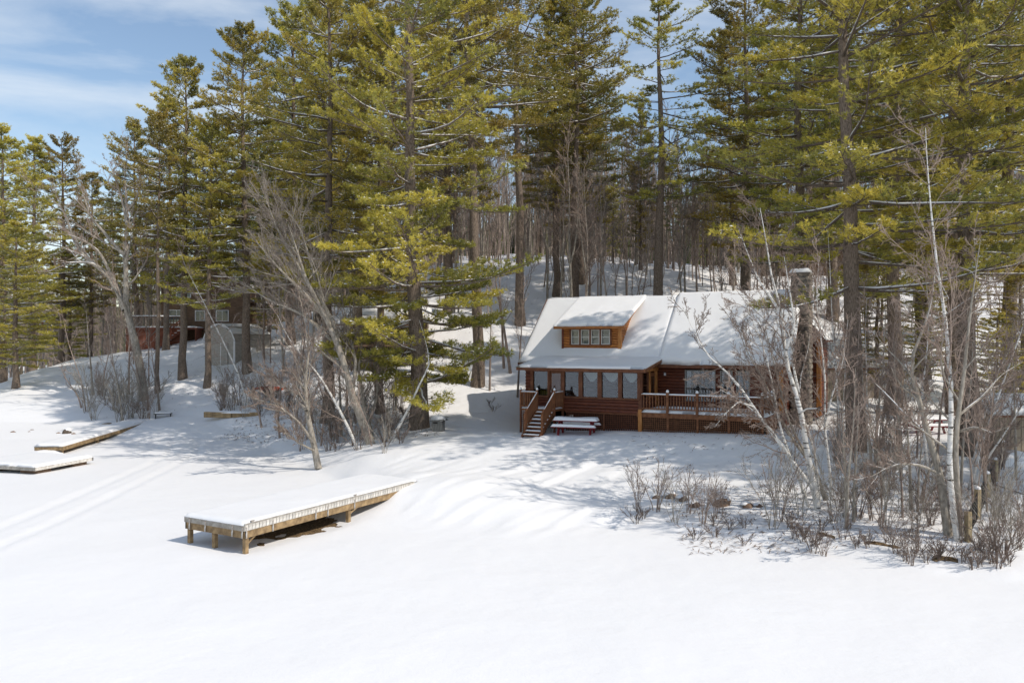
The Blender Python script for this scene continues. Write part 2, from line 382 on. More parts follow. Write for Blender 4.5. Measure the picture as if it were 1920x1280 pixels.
# ------------------------------------------------------------------ white pines
def pine_proto(seed, H=30, cb=.3, Rc=5.5, r0=.42, step=.92, per=5, dens=1.0, trunk=None, top_asc=45, mat='needles', sub=12, nt_=7, nn=10, nl=.22, nw=.023, droop=0, keep=1.0, tilt=0, bias=None, snow=.5, low=.7, extra=0, prof_=None):
    rg = np.random.default_rng(seed)
    # trunk
    n = 14
    if trunk is None:
        z = np.linspace(-.4, H, n); wob = np.cumsum(rg.normal(size=(n, 2)), 0)*.09
        TP = np.stack([wob[:, 0]-wob[0, 0], wob[:, 1]-wob[0, 1], z], 1)
    else:
        TP = resample(trunk, n)
    TR = r0*(1-np.linspace(0, 1, n))**.85+.03; TR[0] *= 1.35
    TV, TQ = tubes(TP[None], TR[None], 10)
    zt = TP[:, 2]
    # limbs
    zs = np.arange(H*cb, H*.985, step); Z = []; AZ = []
    if extra: zs = np.sort(np.r_[zs, np.arange(H*cb+.4, H*extra, step*1.1)])
    for zz in zs:
        a0 = rg.random()*6.28
        for k in range(per):
            if rg.random() < keep: Z.append(zz+rg.normal()*.13); AZ.append(a0+k*6.283/per+rg.normal()*.35)
    Z = np.clip(np.array(Z), .5, H*.99); AZ = np.array(AZ); B = len(Z)
    u = (Z-H*cb)/(H*(1-cb))
    prof = np.interp(u, [0, .12, .3, .55, .8, .93, 1], prof_ or [low, .95, 1, .92, .66, .34, .10])
    Ln = Rc*prof*(.42+.78*rg.random(B))
    if bias is not None: Ln = Ln*(1+bias[1]*np.cos(AZ-bias[0]))
    el = R(1)*np.interp(u, [0, .3, .6, .85, 1], [-5-droop, 0, 7, 24, top_asc+10])+rg.normal(size=B)*.14
    cx = np.interp(Z, zt, TP[:, 0]); cyy = np.interp(Z, zt, TP[:, 1]); tr = np.interp(Z, zt, TR)
    npt = 7; P = np.empty((B, npt, 3)); P[:, 0] = np.stack([cx, cyy, Z], 1)
    a = AZ.copy(); e = el-.12
    for k in range(1, npt):
        a = a+rg.normal(size=B)*.10; e = e+.055+rg.normal(size=B)*.05
        P[:, k] = P[:, k-1]+np.stack([np.cos(a)*np.cos(e), np.sin(a)*np.cos(e), np.sin(e)], 1)*(Ln/(npt-1))[:, None]
    LR = np.clip(Ln*.0125, .015, .075)[:, None]*np.linspace(1, .25, npt)
    parts = [tubes(P, LR, 5)]
    # dead stubs below the crown
    nd = int(14*(1 if cb > .2 else .3))
    if nd:
        zd = H*(.08+rg.random(nd)*(cb)); ad = rg.random(nd)*6.28; ld = .5+rg.random(nd)*1.6
        p0 = np.stack([np.interp(zd, zt, TP[:, 0]), np.interp(zd, zt, TP[:, 1]), zd], 1)
        dd = np.stack([np.cos(ad), np.sin(ad), rg.normal(size=nd)*.2], 1)
        PD = p0[:, None]+dd[:, None]*(ld[:, None]*np.linspace(0, 1, 4))[..., None]; PD[..., 2] -= .12*np.linspace(0, 1, 4)**2*ld[:, None]
        parts.append(tubes(PD, np.broadcast_to(np.linspace(.025, .008, 4), (nd, 4)), 4))
    # sub branches, flat sprays
    m = sub; t = np.clip(.22+.78*(np.arange(m)[None]+rg.random((B, m)))/m, 0, .995)
    f = t*(npt-1); i = np.minimum(f.astype(int), npt-2); w = (f-i)[..., None]; bi = np.arange(B)[:, None]
    base = P[bi, i]*(1-w)+P[bi, i+1]*w; dv = norm(P[bi, i+1]-P[bi, i])
    side = np.where((np.arange(m) % 2 == 0)[None], 1., -1.)*np.ones((B, 1)); h = norm(np.cross(dv, np.array([0, 0, 1.])))*side[..., None]
    an = R(48)*(1-.35*t)[..., None]*(1+.25*rg.normal(size=(B, m, 1)))
    d = norm(dv*np.cos(an)+h*np.sin(an)+np.array([0, 0, .12]))
    SL = (Ln[:, None]*(.40*(1.12-t))+.34)*(.65+.6*rg.random((B, m)))
    k4 = np.linspace(0, 1, 4)
    SP = base[:, :, None]+d[:, :, None]*(SL[..., None]*k4)[..., None]; SP[..., 2] += (.12*SL[..., None]*k4**2)
    SPf = SP.reshape(-1, 4, 3); SR = np.broadcast_to(np.linspace(.016, .007, 4), (len(SPf), 4))
    parts.append(tubes(SPf, SR, 3))
    LV, LQ = merge(parts)
    # needle tufts
    S = len(SPf); T = max(2, int(nt_*dens)); tt = .25+.75*rg.random((S, T)); 
    f = tt*3; i = np.minimum(f.astype(int), 2); w = (f-i)[..., None]; bi = np.arange(S)[:, None]
    tp = SPf[bi, i]*(1-w)+SPf[bi, i+1]*w; td = norm(SPf[:, -1]-SPf[:, 0])[:, None]*np.ones((1, T, 1))
    tp = tp+rg.normal(size=tp.shape)*np.array([.10, .10, .045]); tp[..., 2] += np.abs(rg.normal(size=tp.shape[:2]))*.07
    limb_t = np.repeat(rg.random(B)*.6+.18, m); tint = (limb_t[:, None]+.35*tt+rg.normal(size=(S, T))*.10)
    tp = tp.reshape(-1, 3); td = td.reshape(-1, 3); tint = tint.reshape(-1); K = len(tp)
    nd_ = norm(td[:, None]*.75+rg.normal(size=(K, nn, 3))*.62+np.array([0, 0, .28]))
    wv = norm(np.cross(nd_, rg.normal(size=(K, nn, 3))))
    ln = nl*(.7+.6*rg.random((K, nn, 1))); ww = nw*(.7+.6*rg.random((K, nn, 1)))
    a0 = tp[:, None]+nd_*ln*.04
    NV = np.stack([a0+wv*ww, a0-wv*ww, tp[:, None]+nd_*ln], 2).reshape(-1, 3)
    NT = np.arange(K*nn*3).reshape(-1, 3)
    ta = np.repeat(np.clip(tint, 0, 1), nn*3)
    # snow: along limbs and in small lumps on the sprays
    sn = []
    s = snow_on(P[:, :6], LR[:, :6], snow, rg, 1.0, .9)
    if s: sn.append(s)
    pick = rg.random(K) < .19*snow*2*np.interp(tp[:, 2]/H, [0, .5, 1], [.8, 1, 1.3])
    c = tp[pick]+np.array([0, 0, .07]); q = len(c)
    if q:
        sc = (.028+.06*rg.random((q, 1))**2); rot = rg.random(q)*6.28; e1 = np.stack([np.cos(rot), np.sin(rot), rg.normal(size=q)*.2], 1); e2 = np.stack([-np.sin(rot), np.cos(rot), rg.normal(size=q)*.2], 1)
        ov = np.stack([c+e1*sc*1.7, c+e2*sc, c-e1*sc*1.5, c-e2*sc, c+np.array([0, 0, .75])*sc], 1)
        b5 = np.arange(q)[:, None]*5
        oq = np.stack([np.concatenate([b5+k, b5+(k+1) % 4, b5+4, b5+4], 1) for k in range(4)], 1).reshape(-1, 4)
        sn.append((ov.reshape(-1, 3), oq))
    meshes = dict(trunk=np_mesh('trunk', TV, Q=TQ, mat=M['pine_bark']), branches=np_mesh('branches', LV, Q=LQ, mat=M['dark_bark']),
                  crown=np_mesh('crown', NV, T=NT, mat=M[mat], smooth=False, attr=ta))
    if sn:
        SV, SQ = merge(sn)
        # degenerate quads (triangles) from lumps
        deg = SQ[:, 2] == SQ[:, 3]
        meshes['snow_cap'] = np_mesh('snow_cap', SV, T=SQ[deg][:, :3], Q=SQ[~deg], mat=M['roof_snow'])
    return meshes, H
def plant(name, protos, loc, h=None, rz=0, label=None, cat='tree', group=None, sxy=None, tiltx=0, tilty=0, skip=()):
    meshes, H = protos
    s = (h/H) if h else 1
    o = empty(name, loc, rz, label, cat, group); o.rotation_euler = (tiltx, tilty, rz)
    o.scale = ((sxy or s), (sxy or s), s)
    for k, me in meshes.items():
        if k not in skip: obj(k, me, o)
    return o

# ------------------------------------------------------------------ the log cabin (house frame: u along the front, v to the back)
HZ = 1.45
TH = math.atan(.528)
HO = Vector((.77, 46.09, 0))
def hw(u, v, z): return Vector((HO.x+u*math.cos(TH)+v*math.sin(TH), HO.y-u*math.sin(TH)+v*math.cos(TH), z))
house = empty('log_cabin', (HO.x, HO.y, 0), -TH, 'golden brown log cabin with snow covered roof, shed dormer and glazed front porch', 'cabin')
def U(px, v):
    k = (px-960)/F; c, s = math.cos(TH), math.sin(TH)
    return (k*(HO.y+c*v)-HO.x-s*v)/(c+k*s)
DZ = 2.85
U0, U1, V1, V2 = -1.0, 13.7, 3.0, 10.0
EZ, SL = 5.4, 1.0
def roofz(v): return EZ+(v-2.5)*SL if v <= 6.5 else EZ+4-(v-6.5)*SL
def snow_sheet(parent, name, fn, nu, nv, th, mat, seed=0, edge=.10, under=.06):
    """fn(a,b) -> point on the supporting surface for a,b in 0..1; a lumpy slab of snow on top of it"""
    A, Bm = np.meshgrid(np.linspace(0, 1, nu), np.linspace(0, 1, nv), indexing='ij')
    P = np.array([[tuple(fn(a, b)) for b in Bm[0]] for a in A[:, 0]])
    P0 = P.copy()
    Lu = np.linalg.norm(P[-1, 0]-P[0, 0]); Lv = np.linalg.norm(P[0, -1]-P[0, 0])
    du = np.minimum(A, 1-A)*Lu; dv = np.minimum(Bm, 1-Bm)*Lv; d = np.minimum(du, dv)
    prof = np.sqrt(np.clip(1-(1-np.clip(d/edge, 0, 1))**2, 0, 1))
    nz = vnoise(A*Lu*.9+seed, Bm*Lv*.9+seed)*.35+vnoise(A*Lu*3+seed, Bm*Lv*3)*.12
    P[..., 2] += .02+th*prof*(1+nz)
    if Lv > 1.2 and Lu > 1.2:
        o_ = P0[:, 0]-P0[:, 1]; o_ = o_/np.linalg.norm(o_, axis=1, keepdims=True); e_ = (.03+.07*vnoise(A[:, 0]*Lu*1.7+seed, A[:, 0]*0+seed)+.03*vnoise(A[:, 0]*Lu*6, A[:, 0]*0))[:, None]
        P[:, 0] += o_*e_; P[:, 1] += o_*e_*.7; P0[:, 0] += o_*e_*.5; P[:, 0, 2] -= .02
    i = np.arange(nu*nv).reshape(nu, nv)
    Q = [np.stack([i[:-1, :-1], i[1:, :-1], i[1:, 1:], i[:-1, 1:]], -1).reshape(-1, 4)]
    ring = np.concatenate([i[:, 0], i[-1, 1:], i[::-1, -1][1:], i[0, ::-1][1:-1]])
    low = P0.reshape(-1, 3)[ring]; low = low+np.array([0, 0, -under*0+.004]); b = nu*nv; m = len(ring)
    V = np.concatenate([P.reshape(-1, 3), low]); lo = b+np.arange(m)
    Q.append(np.stack([ring, lo, np.roll(lo, -1), np.roll(ring, -1)], -1))
    return obj(name, np_mesh(name, V, Q=np.concatenate(Q), mat=mat), parent)
def quadfn(p00, p10, p11, p01):
    p00, p10, p11, p01 = [Vector(p) for p in (p00, p10, p11, p01)]
    return lambda a, b: (p00*(1-a)+p10*a)*(1-b)+(p01*(1-a)+p11*a)*b
# half round log courses along u (face -v) or along v (face +u / -u)
LOGH = .185
def log_mesh(a, b, out, h, mat):
    a = Vector(a); b = Vector(b); out = Vector(out); up = Vector((0, 0, 1)); prof = [(-.03, -h/2), (.035, -h/2+.006), (.062, -h*.25), (.072, 0), (.062, h*.25), (.035, h/2-.006), (-.03, h/2)]
    vs = []
    for p in (a, b):
        for o_, z_ in prof: vs.append(p+out*o_+up*z_)
    n = len(prof); fs = [(i, i+1, n+i+1, n+i) for i in range(n-1)]+[tuple(range(n-1, -1, -1)), tuple(range(n, 2*n))]
    m = MB(); m.add(vs, fs); return m.mesh('log', mat)
def logwall(name, p0, p1, out, z0, z1, mat, holes=(), clip=None, h=LOGH, parent=house):
    """a wall part with its logs as children; p0,p1 (u,v); holes (s0,s1,za,zb) measured along the wall; clip(z) -> (s0,s1)"""
    p0 = Vector((*p0, 0)); p1 = Vector((*p1, 0)); Ln = (p1-p0).length; d = (p1-p0)/Ln; o3 = Vector((*out, 0))
    w = MB()
    # backing of the wall
    n = max(1, int(round((z1-z0)/h))); hh = (z1-z0)/n
    back = []
    for k in range(n):
        zc = z0+(k+.5)*hh; s0, s1 = (0, Ln) if clip is None else clip(zc)
        if s1-s0 < .12: continue
        spans = [(s0, s1)]
        for (a, b, za, zb) in holes:
            if za < zc < zb:
                ns = []
                for (x, y) in spans:
                    if b <= x or a >= y: ns.append((x, y)); continue
                    if a > x: ns.append((x, a))
                    if b < y: ns.append((b, y))
                spans = ns
        for (x, y) in spans:
            if y-x > .04: back.append((x, y, zc))
    for (x, y, zc) in back:
        a = p0+d*x-o3*.07; b = p0+d*y-o3*.07
        w.bar((a.x, a.y, zc), (b.x, b.y, zc), .08, hh)
    wall = w.build(name, M['dark'], parent)
    for (x, y, zc) in back:
        a = p0+d*x; b = p0+d*y
        obj('log', log_mesh((a.x, a.y, zc), (b.x, b.y, zc), o3, hh, mat), wall)
    return wall
def window(parent, p0, d, out, w, z0, z1, fm, cols=1, rows=1, sash=0, fw=.06, label=None):
    """window at p0 (u,v) running along d for w; casing part with panes and muntins below it"""
    p0 = Vector((*p0, 0)); d = Vector((*d, 0)); o3 = Vector((*out, 0)); m = MB(); h = z1-z0
    def bb(s0, s1, za, zb, dep, off):
        c = p0+d*((s0+s1)/2)+o3*off; m_.box((c.x, c.y, (za+zb)/2), ((s1-s0) if abs(d.x) > .5 else dep, dep if abs(d.x) > .5 else (s1-s0), zb-za))
    m_ = m
    bb(0, fw, z0, z1, .12, .05); bb(w-fw, w, z0, z1, .12, .05); bb(fw, w-fw, z1-fw, z1, .12, .05); bb(fw, w-fw, z0, z0+fw, .12, .05)
    fr = m.build('window', fm, parent)
    m_ = MB()
    if sash: bb(fw, w-fw, (z0+z1)/2-.025, (z0+z1)/2+.025, .06, .03)
    for i in range(1, cols):
        s = w*i/cols; bb(s-.014, s+.014, z0+fw, z1-fw, .03, .03)
    for i in range(1, rows):
        z = z0+h*i/rows; bb(fw, w-fw, z-.014, z+.014, .028, .032)
    if m_.v: m_.build('muntin', fm, fr)
    m_ = MB(); bb(fw, w-fw, z0+fw, z1-fw, .008, .012); m_.build('pane', M['glass'], fr)
    return fr

# porch openings along the front (pixel columns of the photograph turned into metres along the wall)
pu = lambda x: U(x, 0)
PL, PR = pu(987), pu(1200)
PSILL, PHEAD = 3.46, 4.93
pw = [(1000, 1029), (1058.5, 1087), (1092, 1122.5), (1128, 1161), (1166, 1197)]
# lower front of porch and the jambs
logwall('porch_front_wall', (PL, 0), (PR, 0), (0, -1), 2.68, PSILL-.04, M['log_dark'], holes=[(pu(1030)-PL, pu(1056.5)-PL, 2.7, 9)])
logwall('porch_corner_wall', (PL, 0), (pu(999), 0), (0, -1), PSILL-.04, PHEAD+.05, M['log_dark'])
bx(house, 'window_sill', ((pu(1057)+PR)/2, -.06, PSILL-.0), (PR-pu(1057), .16, .06), M['trim'])
bx(house, 'window_sill', ((pu(999)+pu(1030))/2, -.06, PSILL), (pu(1030)-pu(999), .16, .06), M['trim'])
bx(house, 'beam', ((PL+PR)/2, 0, 4.99), (PR-PL+.1, .2, .15), M['trim'])
for a, b in pw:
    window(house, (pu(a), 0), (1, 0), (0, -1), pu(b)-pu(a), PSILL+.03, PHEAD, M['trim'], fw=.035)
for a, b in ((996, 1000), (1029, 1032), (1054.5, 1058.5), (1087, 1092), (1122.5, 1128), (1161, 1166), (1197, 1201)):
    bx(house, 'mullion', ((pu(a)+pu(b))/2, -.02, (PSILL+PHEAD)/2+.02), (pu(b)-pu(a), .17, PHEAD-PSILL), M['trim'])
# door of the porch
dr = bx(house, 'door', ((pu(1032)+pu(1054.5))/2, -.0, DZ+1.03), (pu(1054.5)-pu(1032), .05, 2.04), M['trim'])
du0, du1 = pu(1032)-dr.location.x, pu(1054.5)-dr.location.x
MB().box((0, -.03, .42), (du1-du0-.2, .012, 1.0)).build('pane', M['glass'], dr)
MB().box((0, -.034, -.62), (du1-du0-.2, .02, .6), bev=0).build('panel', M['rail'], dr)
MB().box((du0+.07, -.06, -.1), (.03, .06, .12)).build('handle', M['metal'], dr)
# swag curtains behind three panes
for a, b in pw[2:]:
    ua, ub = pu(a)+.04, pu(b)-.04; n = 15; V = []; 
    for k in range(n+1):
        s = k/n; x = ua+(ub-ua)*s; dip = .50*math.sin(math.pi*s)**.8
        for j in range(5):
            z = PHEAD-.06-dip*j/4; V.append((x, .20+.03*math.sin(j*1.7+s*3), z))
    Q = [(k*5+j, k*5+j+1, (k+1)*5+j+1, (k+1)*5+j) for k in range(n) for j in range(4)]
    obj('curtain', np_mesh('curtain', V, Q=Q, mat=M['curtain']), house)
# rooms : floor and inner walls that show through the glass
bx(house, 'porch_floor', ((PL+PR)/2, 1.5, DZ-.05), (PR-PL-.2, 2.8, .1), M['room'])
logwall('inner_porch_wall', (PL+.1, V1-.1), (PR-.1, V1-.1), (0, -1), DZ, 5.2, M['log_dark'])
bx(house, 'porch_chair', (pu(1074), 1.2, DZ+.28), (.5, .5, .08), M['red'])
c = MB(); c.box((pu(1074), 1.44, DZ+.65), (.5, .06, .7))
for sx in (-.22, .22):
    for sy in (-.22, .22): c.box((pu(1074)+sx, 1.2+sy, DZ+.12), (.05, .05, .24))
c.build('chair_frame', M['red'], house)
# left side of porch
logwall('porch_side_wall', (PL, 3.0), (PL, 0), (-1, 0), 1.9, 5.0, M['log_dark'])
# right side of porch : knee wall, window and posts
logwall('porch_side_wall', (PR, 0), (PR, 3.0), (1, 0), DZ, PSILL, M['log_dark'])
window(house, (PR, .15), (0, 1), (1, 0), 1.0, PSILL, PHEAD, M['trim'], fw=.05, rows=2)
bx(house, 'door', (PR, 2.05, DZ+1.0), (.05, .85, 2.0), M['rail'])
MB().box((PR+.035, 2.05, DZ+1.35), (.012, .5, .9)).build('pane', M['glass'], house)
bx(house, 'porch_post', (PR+.02, 1.4, (DZ+PHEAD)/2+.15), (.16, .14, PHEAD-DZ+.1), M['post_orange'])
bx(house, 'porch_post', (PR+.02, 2.72, (DZ+PHEAD)/2+.2), (.16, .14, PHEAD-DZ+.3), M['post_orange'])
bx(house, 'porch_post', (PR+.02, .02, (DZ+PHEAD)/2+.1), (.18, .18, PHEAD-DZ+.1), M['trim'])
bx(house, 'beam', (PR, 1.6, 5.02), (.18, 3.3, .17), M['post_orange'])
# main walls
wx = lambda x: U(x, 3.0)
WZ0, WZ1 = 3.28, 5.0
win = [(1285, 1342, 4, 4), (1351, 1374, 2, 4), (1381, 1406, 2, 4)]
holes = [(wx(a)-PR, wx(b)-PR, WZ0, WZ1) for a, b, _, _ in win]
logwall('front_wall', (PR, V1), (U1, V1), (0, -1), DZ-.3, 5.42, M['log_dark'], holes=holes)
for a, b, cc, rr_ in win:
    window(house, (wx(a), V1), (1, 0), (0, -1), wx(b)-wx(a), WZ0, WZ1, M['frame_grey'], cols=cc, rows=rr_, fw=.05)
    MB().box(((wx(a)+wx(b))/2, V1+.5, 4.1), ((wx(b)-wx(a)), .03, 1.9)).build('blind', M['room'], house)
    for q in (.08, .92):
        MB().box((wx(a)+(wx(b)-wx(a))*q, V1+.2, 4.15), (.22, .03, 1.6)).build('curtain', M['curtain'], house)
bx(house, 'corner_board', (U1+.02, V1-.02, 4.1), (.2, .2, 2.6), M['post_orange'])
bx(house, 'wall_lamp', (U(1248, 3), V1-.12, 4.75), (.09, .1, .16), M['white'])
for q in (1176, 1183):
    bx(house, 'flood_light', (pu(q), -.2, 5.0), (.1, .12, .1), M['white'])
gclip = lambda z: (max(0, (z-EZ)/SL+2.5-V1+.05), min(V2-V1, 10.5-(z-EZ)/SL-V1-.05)) if z > EZ+.4 else (0, V2-V1)
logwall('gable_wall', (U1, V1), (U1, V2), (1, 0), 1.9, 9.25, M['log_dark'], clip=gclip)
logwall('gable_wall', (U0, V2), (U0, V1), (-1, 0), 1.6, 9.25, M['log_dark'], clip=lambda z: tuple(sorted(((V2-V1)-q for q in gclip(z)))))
MB().box(((U0+U1)/2, V2, 3.8), (U1-U0, .2, 3.4)).build('rear_wall', M['log_dark'], house)
MB().box(((U0+U1)/2, 6.5, DZ-.15), (U1-U0-.2, 6.8, .2)).build('floor', M['room'], house)
MB().box(((U0+U1)/2, 6.3, 4.3), (U1-U0-.3, .1, 2.8)).build('inner_wall', M['room'], house)
# main roof : two slopes of boards under snow, with the raised snow bank right of the porch
RL, RR_, TS = -1.62, 14.3, 7.15
ef, rb = 2.42, 10.6
def roof_slab(name, u0, u1, va, vb, zf, th, mat, tp=None):
    m = MB(); za, zb = zf(va), zf(vb)
    m.poly_prism([(u0, va, za), (u0, vb, zb), (u1, vb, zb), (u1, va, za)], (0, 0, -th)); return m.build(name, mat, house)
roof_slab('roof', RL, RR_, ef, 6.5, roofz, .12, M['trim'])
roof_slab('roof', RL, RR_, 6.5, rb, roofz, .12, M['trim'])
for u_ in (RL-.02, RR_+.02):
    barpart(house, 'rake_board', (u_, ef, roofz(ef)-.1), (u_, 6.5, roofz(6.5)-.1), .05, .24, M['rail'])
    barpart(house, 'rake_board', (u_, 6.5, roofz(6.5)-.1), (u_, rb, roofz(rb)-.1), .05, .24, M['rail'])
bx(house, 'fascia', ((PR+RR_)/2+.1, ef-.03, EZ-.17), (RR_-PR-.2, .05, .2), M['trim'])
bx(house, 'fascia', (RL+.5, ef-.03, EZ-.17), (1.2, .05, .2), M['trim'])
snow_sheet(house, 'roof_snow', quadfn((RL-.05, ef-.08, roofz(ef)), (TS, ef-.08, roofz(ef)), (TS, 6.5, roofz(6.5)), (RL-.05, 6.5, roofz(6.5))), 60, 40, .09, M['roof_snow'], 1, edge=.07)
snow_sheet(house, 'roof_snow', quadfn((TS-.04, ef-.08, roofz(ef)), (RR_+.06, ef-.08, roofz(ef)), (RR_+.06, 6.52, roofz(6.5)), (TS-.04, 6.52, roofz(6.5))), 50, 40, .25, M['roof_snow'], 5, edge=.10)
snow_sheet(house, 'roof_snow', quadfn((RL, 6.46, roofz(6.5)), (RR_, 6.46, roofz(6.5)), (RR_, rb, roofz(rb)), (RL, rb, roofz(rb))), 60, 30, .16, M['roof_snow'], 9)
# porch roof
def pz(v): return 5.13+(v+.55)*.155
pra, prb = PL-.35, PR+.42
m = MB(); m.poly_prism([(pra, -.55, pz(-.55)), (pra, 3.5, pz(3.5)), (prb, 3.5, pz(3.5)), (prb, -.55, pz(-.55))], (0, 0, -.1)); m.build('porch_roof', M['trim'], house)
bx(house, 'fascia', ((pra+prb)/2, -.58, 5.04), (prb-pra, .05, .16), M['trim'])
barpart(house, 'rake_board', (prb+.02, -.6, pz(-.6)-.08), (prb+.02, 3.3, pz(3.3)-.08), .05, .2, M['rail'])
snow_sheet(house, 'roof_snow', quadfn((pra-.04, -.62, pz(-.6)), (prb+.05, -.62, pz(-.6)), (prb+.05, 3.55, pz(3.5)), (pra-.04, 3.55, pz(3.5))), 50, 26, .10, M['roof_snow'], 15, edge=.07)
# dormer
D0, D1, DV = .97, 4.62, 3.2
dz0, dz1 = 5.98, 7.5
ds = .50
def dz(v): return 7.56+(v-2.8)*ds
du_ = lambda x: U(x, DV)
dw = [(1072.5, 1087), (1090.5, 1106), (1109.5, 1125), (1128.5, 1144.5)]
dwin = [(du_(a)-D0, du_(b)-D0, 6.42, 7.30) for a, b in dw]
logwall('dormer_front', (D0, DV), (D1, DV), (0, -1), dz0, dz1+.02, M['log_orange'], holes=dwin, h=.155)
for a, b in dw:
    window(house, (du_(a), DV), (1, 0), (0, -1), du_(b)-du_(a), 6.42, 7.30, M['frame_pale'], sash=1, fw=.045)
for k in range(3):
    a = du_(dw[k][1]); b = du_(dw[k+1][0]); bx(house, 'mullion', ((a+b)/2, DV-.04, 6.86), (b-a, .14, .95), M['trim'])
for a in (du_(1070.5), du_(1146.5)): bx(house, 'mullion', (a, DV-.04, 6.86), (.1, .14, .95), M['trim'])
bx(house, 'window_sill', ((D0+D1)/2-.02, DV-.06, 6.37), (2.55, .14, .07), M['trim'])
bx(house, 'window_head', ((D0+D1)/2-.02, DV-.06, 7.36), (2.55, .14, .08), M['trim'])
MB().box(((D0+D1)/2, DV+.8, 6.9), (3.3, .05, 1.2)).build('inner_wall', M['dark'], house)
for s_, u_, o_ in ((0, D1, (1, 0)), (1, D0, (-1, 0))):
    def clip(z, s_=s_):
        vr = min(6.4, 2.5+(z-EZ)/SL+.05); vd = DV if z < dz(DV)-.08 else 2.8+(z+.08-7.56)/ds
        return (vd-DV, vr-DV) if not s_ else (3.2-(vr-DV), 3.2-(vd-DV))
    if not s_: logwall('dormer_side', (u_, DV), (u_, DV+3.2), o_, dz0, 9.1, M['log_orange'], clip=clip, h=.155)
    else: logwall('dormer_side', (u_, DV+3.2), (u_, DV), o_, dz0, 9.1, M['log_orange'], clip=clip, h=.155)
bx(house, 'corner_board', (D1+.0, DV-.02, 6.75), (.2, .16, 1.5), M['post_orange'])
bx(house, 'corner_board', (D0, DV-.02, 6.75), (.13, .16, 1.5), M['log_dark'])
d0, d1 = D0-.42, D1+.36
m = MB(); m.poly_prism([(d0, 2.74, dz(2.74)), (d0, 6.6, dz(6.6)), (d1, 6.6, dz(6.6)), (d1, 2.74, dz(2.74))], (0, 0, -.09)); m.build('dormer_roof', M['trim'], house)
bx(house, 'fascia', ((d0+d1)/2, 2.71, dz(2.71)-.09), (d1-d0, .05, .15), M['log_orange'])
barpart(house, 'rake_board', (d1+.02, 2.7, dz(2.7)-.07), (d1+.02, 6.5, dz(6.5)-.07), .05, .17, M['log_orange'])
snow_sheet(house, 'roof_snow', quadfn((d0-.04, 2.66, dz(2.7)), (d1+.05, 2.66, dz(2.7)), (d1+.2, 6.62, dz(6.5)), (d0-.04, 6.62, dz(6.5))), 44, 36, .11, M['roof_snow'], 22, edge=.07)
# deck with railing on the right
DR = U(1432, 0)
rim = bx(house, 'deck_frame', ((PR+DR)/2, -.04, DZ-.17), (DR-PR+.3, .08, .26), M['rail'])
MB().box(((PR+DR)/2+.1, 1.5, DZ-.07), (DR-PR, 3.0, .06)).build('deck', M['rail'], house)
MB().box((DR+.12, 1.5, DZ-.2), (.08, 3.1, .28)).build('deck_frame', M['rail'], house)
snow_sheet(house, 'deck_snow', quadfn((PR+.12, -.1, DZ-.04), (DR+.15, -.1, DZ-.04), (DR+.15, 2.9, DZ-.04), (PR+.12, 2.9, DZ-.04)), 50, 16, .13, M['roof_snow'], 31)
rail = MB().box(((PR+DR)/2, -.02, DZ+.90), (DR-PR, .12, .045)).build('railing', M['rail'], house)
MB().box(((PR+DR)/2, -.02, DZ+.16), (DR-PR, .05, .07)).build('bottom_rail', M['rail'], rail)
snow_sheet(house, 'rail_snow', quadfn((PR+.1, -.08, DZ+.92), (DR, -.08, DZ+.92), (DR, .04, DZ+.92), (PR+.1, .04, DZ+.92)), 60, 5, .045, M['roof_snow'], 41, edge=.05)
posts = [U(x, 0) for x in (1252.5, 1308, 1367, 1430)]
def post(u, v, z0, z1, w=.13, snow=True, par=house, pm=M['rail']):
    p = bx(par, 'post', (u, v, (z0+z1)/2), (w, w, z1-z0), pm)
    if snow:
        s = MB(); n = 8
        ring = [(math.cos(k*6.283/n), math.sin(k*6.283/n)) for k in range(n)]
        vs = []
        for r_, zz in ((w*.62, .0), (w*.66, .05), (w*.5, .11)): vs += [(a*r_, b*r_, zz) for a, b in ring]
        vs.append((0, 0, .15)); fs = [(i+k*n, (i+1) % n+k*n, (i+1) % n+(k+1)*n, i+(k+1)*n) for k in range(2) for i in range(n)]+[(2*n+i, 2*n+(i+1) % n, 3*n) for i in range(n)]
        s.add(vs, fs); me = s.mesh('snow_cap', M['roof_snow'], True); obj('snow_cap', me, p, (0, 0, (z1-z0)/2))
    return p
for u in posts: post(u, -.1, DZ-.12, DZ+1.06)
bal = MB().box((0, 0, 0), (.045, .045, .74)).mesh('baluster', M['rail'])
allp = [PR+.05]+posts
for a, b in zip(allp[:-1], allp[1:]):
    n = int((b-a)/.15)
    for k in range(1, n): obj('baluster', bal, rail, (a+(b-a)*k/n, -.02, DZ+.52))
# side railing of the deck, going back
rail2 = MB().box((DR+.05, 1.0, DZ+.90), (.12, 2.0, .045)).build('railing', M['rail'], house)
snow_sheet(house, 'rail_snow', quadfn((DR-.01, .0, DZ+.92), (DR+.11, .0, DZ+.92), (DR+.11, 2.0, DZ+.92), (DR-.01, 2.0, DZ+.92)), 5, 30, .06, M['roof_snow'], 43, edge=.05)
for k in range(1, 13): obj('baluster', bal, rail2, (DR+.05, 2.0*k/13, DZ+.52))
post(DR+.05, 1.0, DZ-.1, DZ+1.06); post(DR+.05, 2.05, DZ-.1, DZ+1.06)
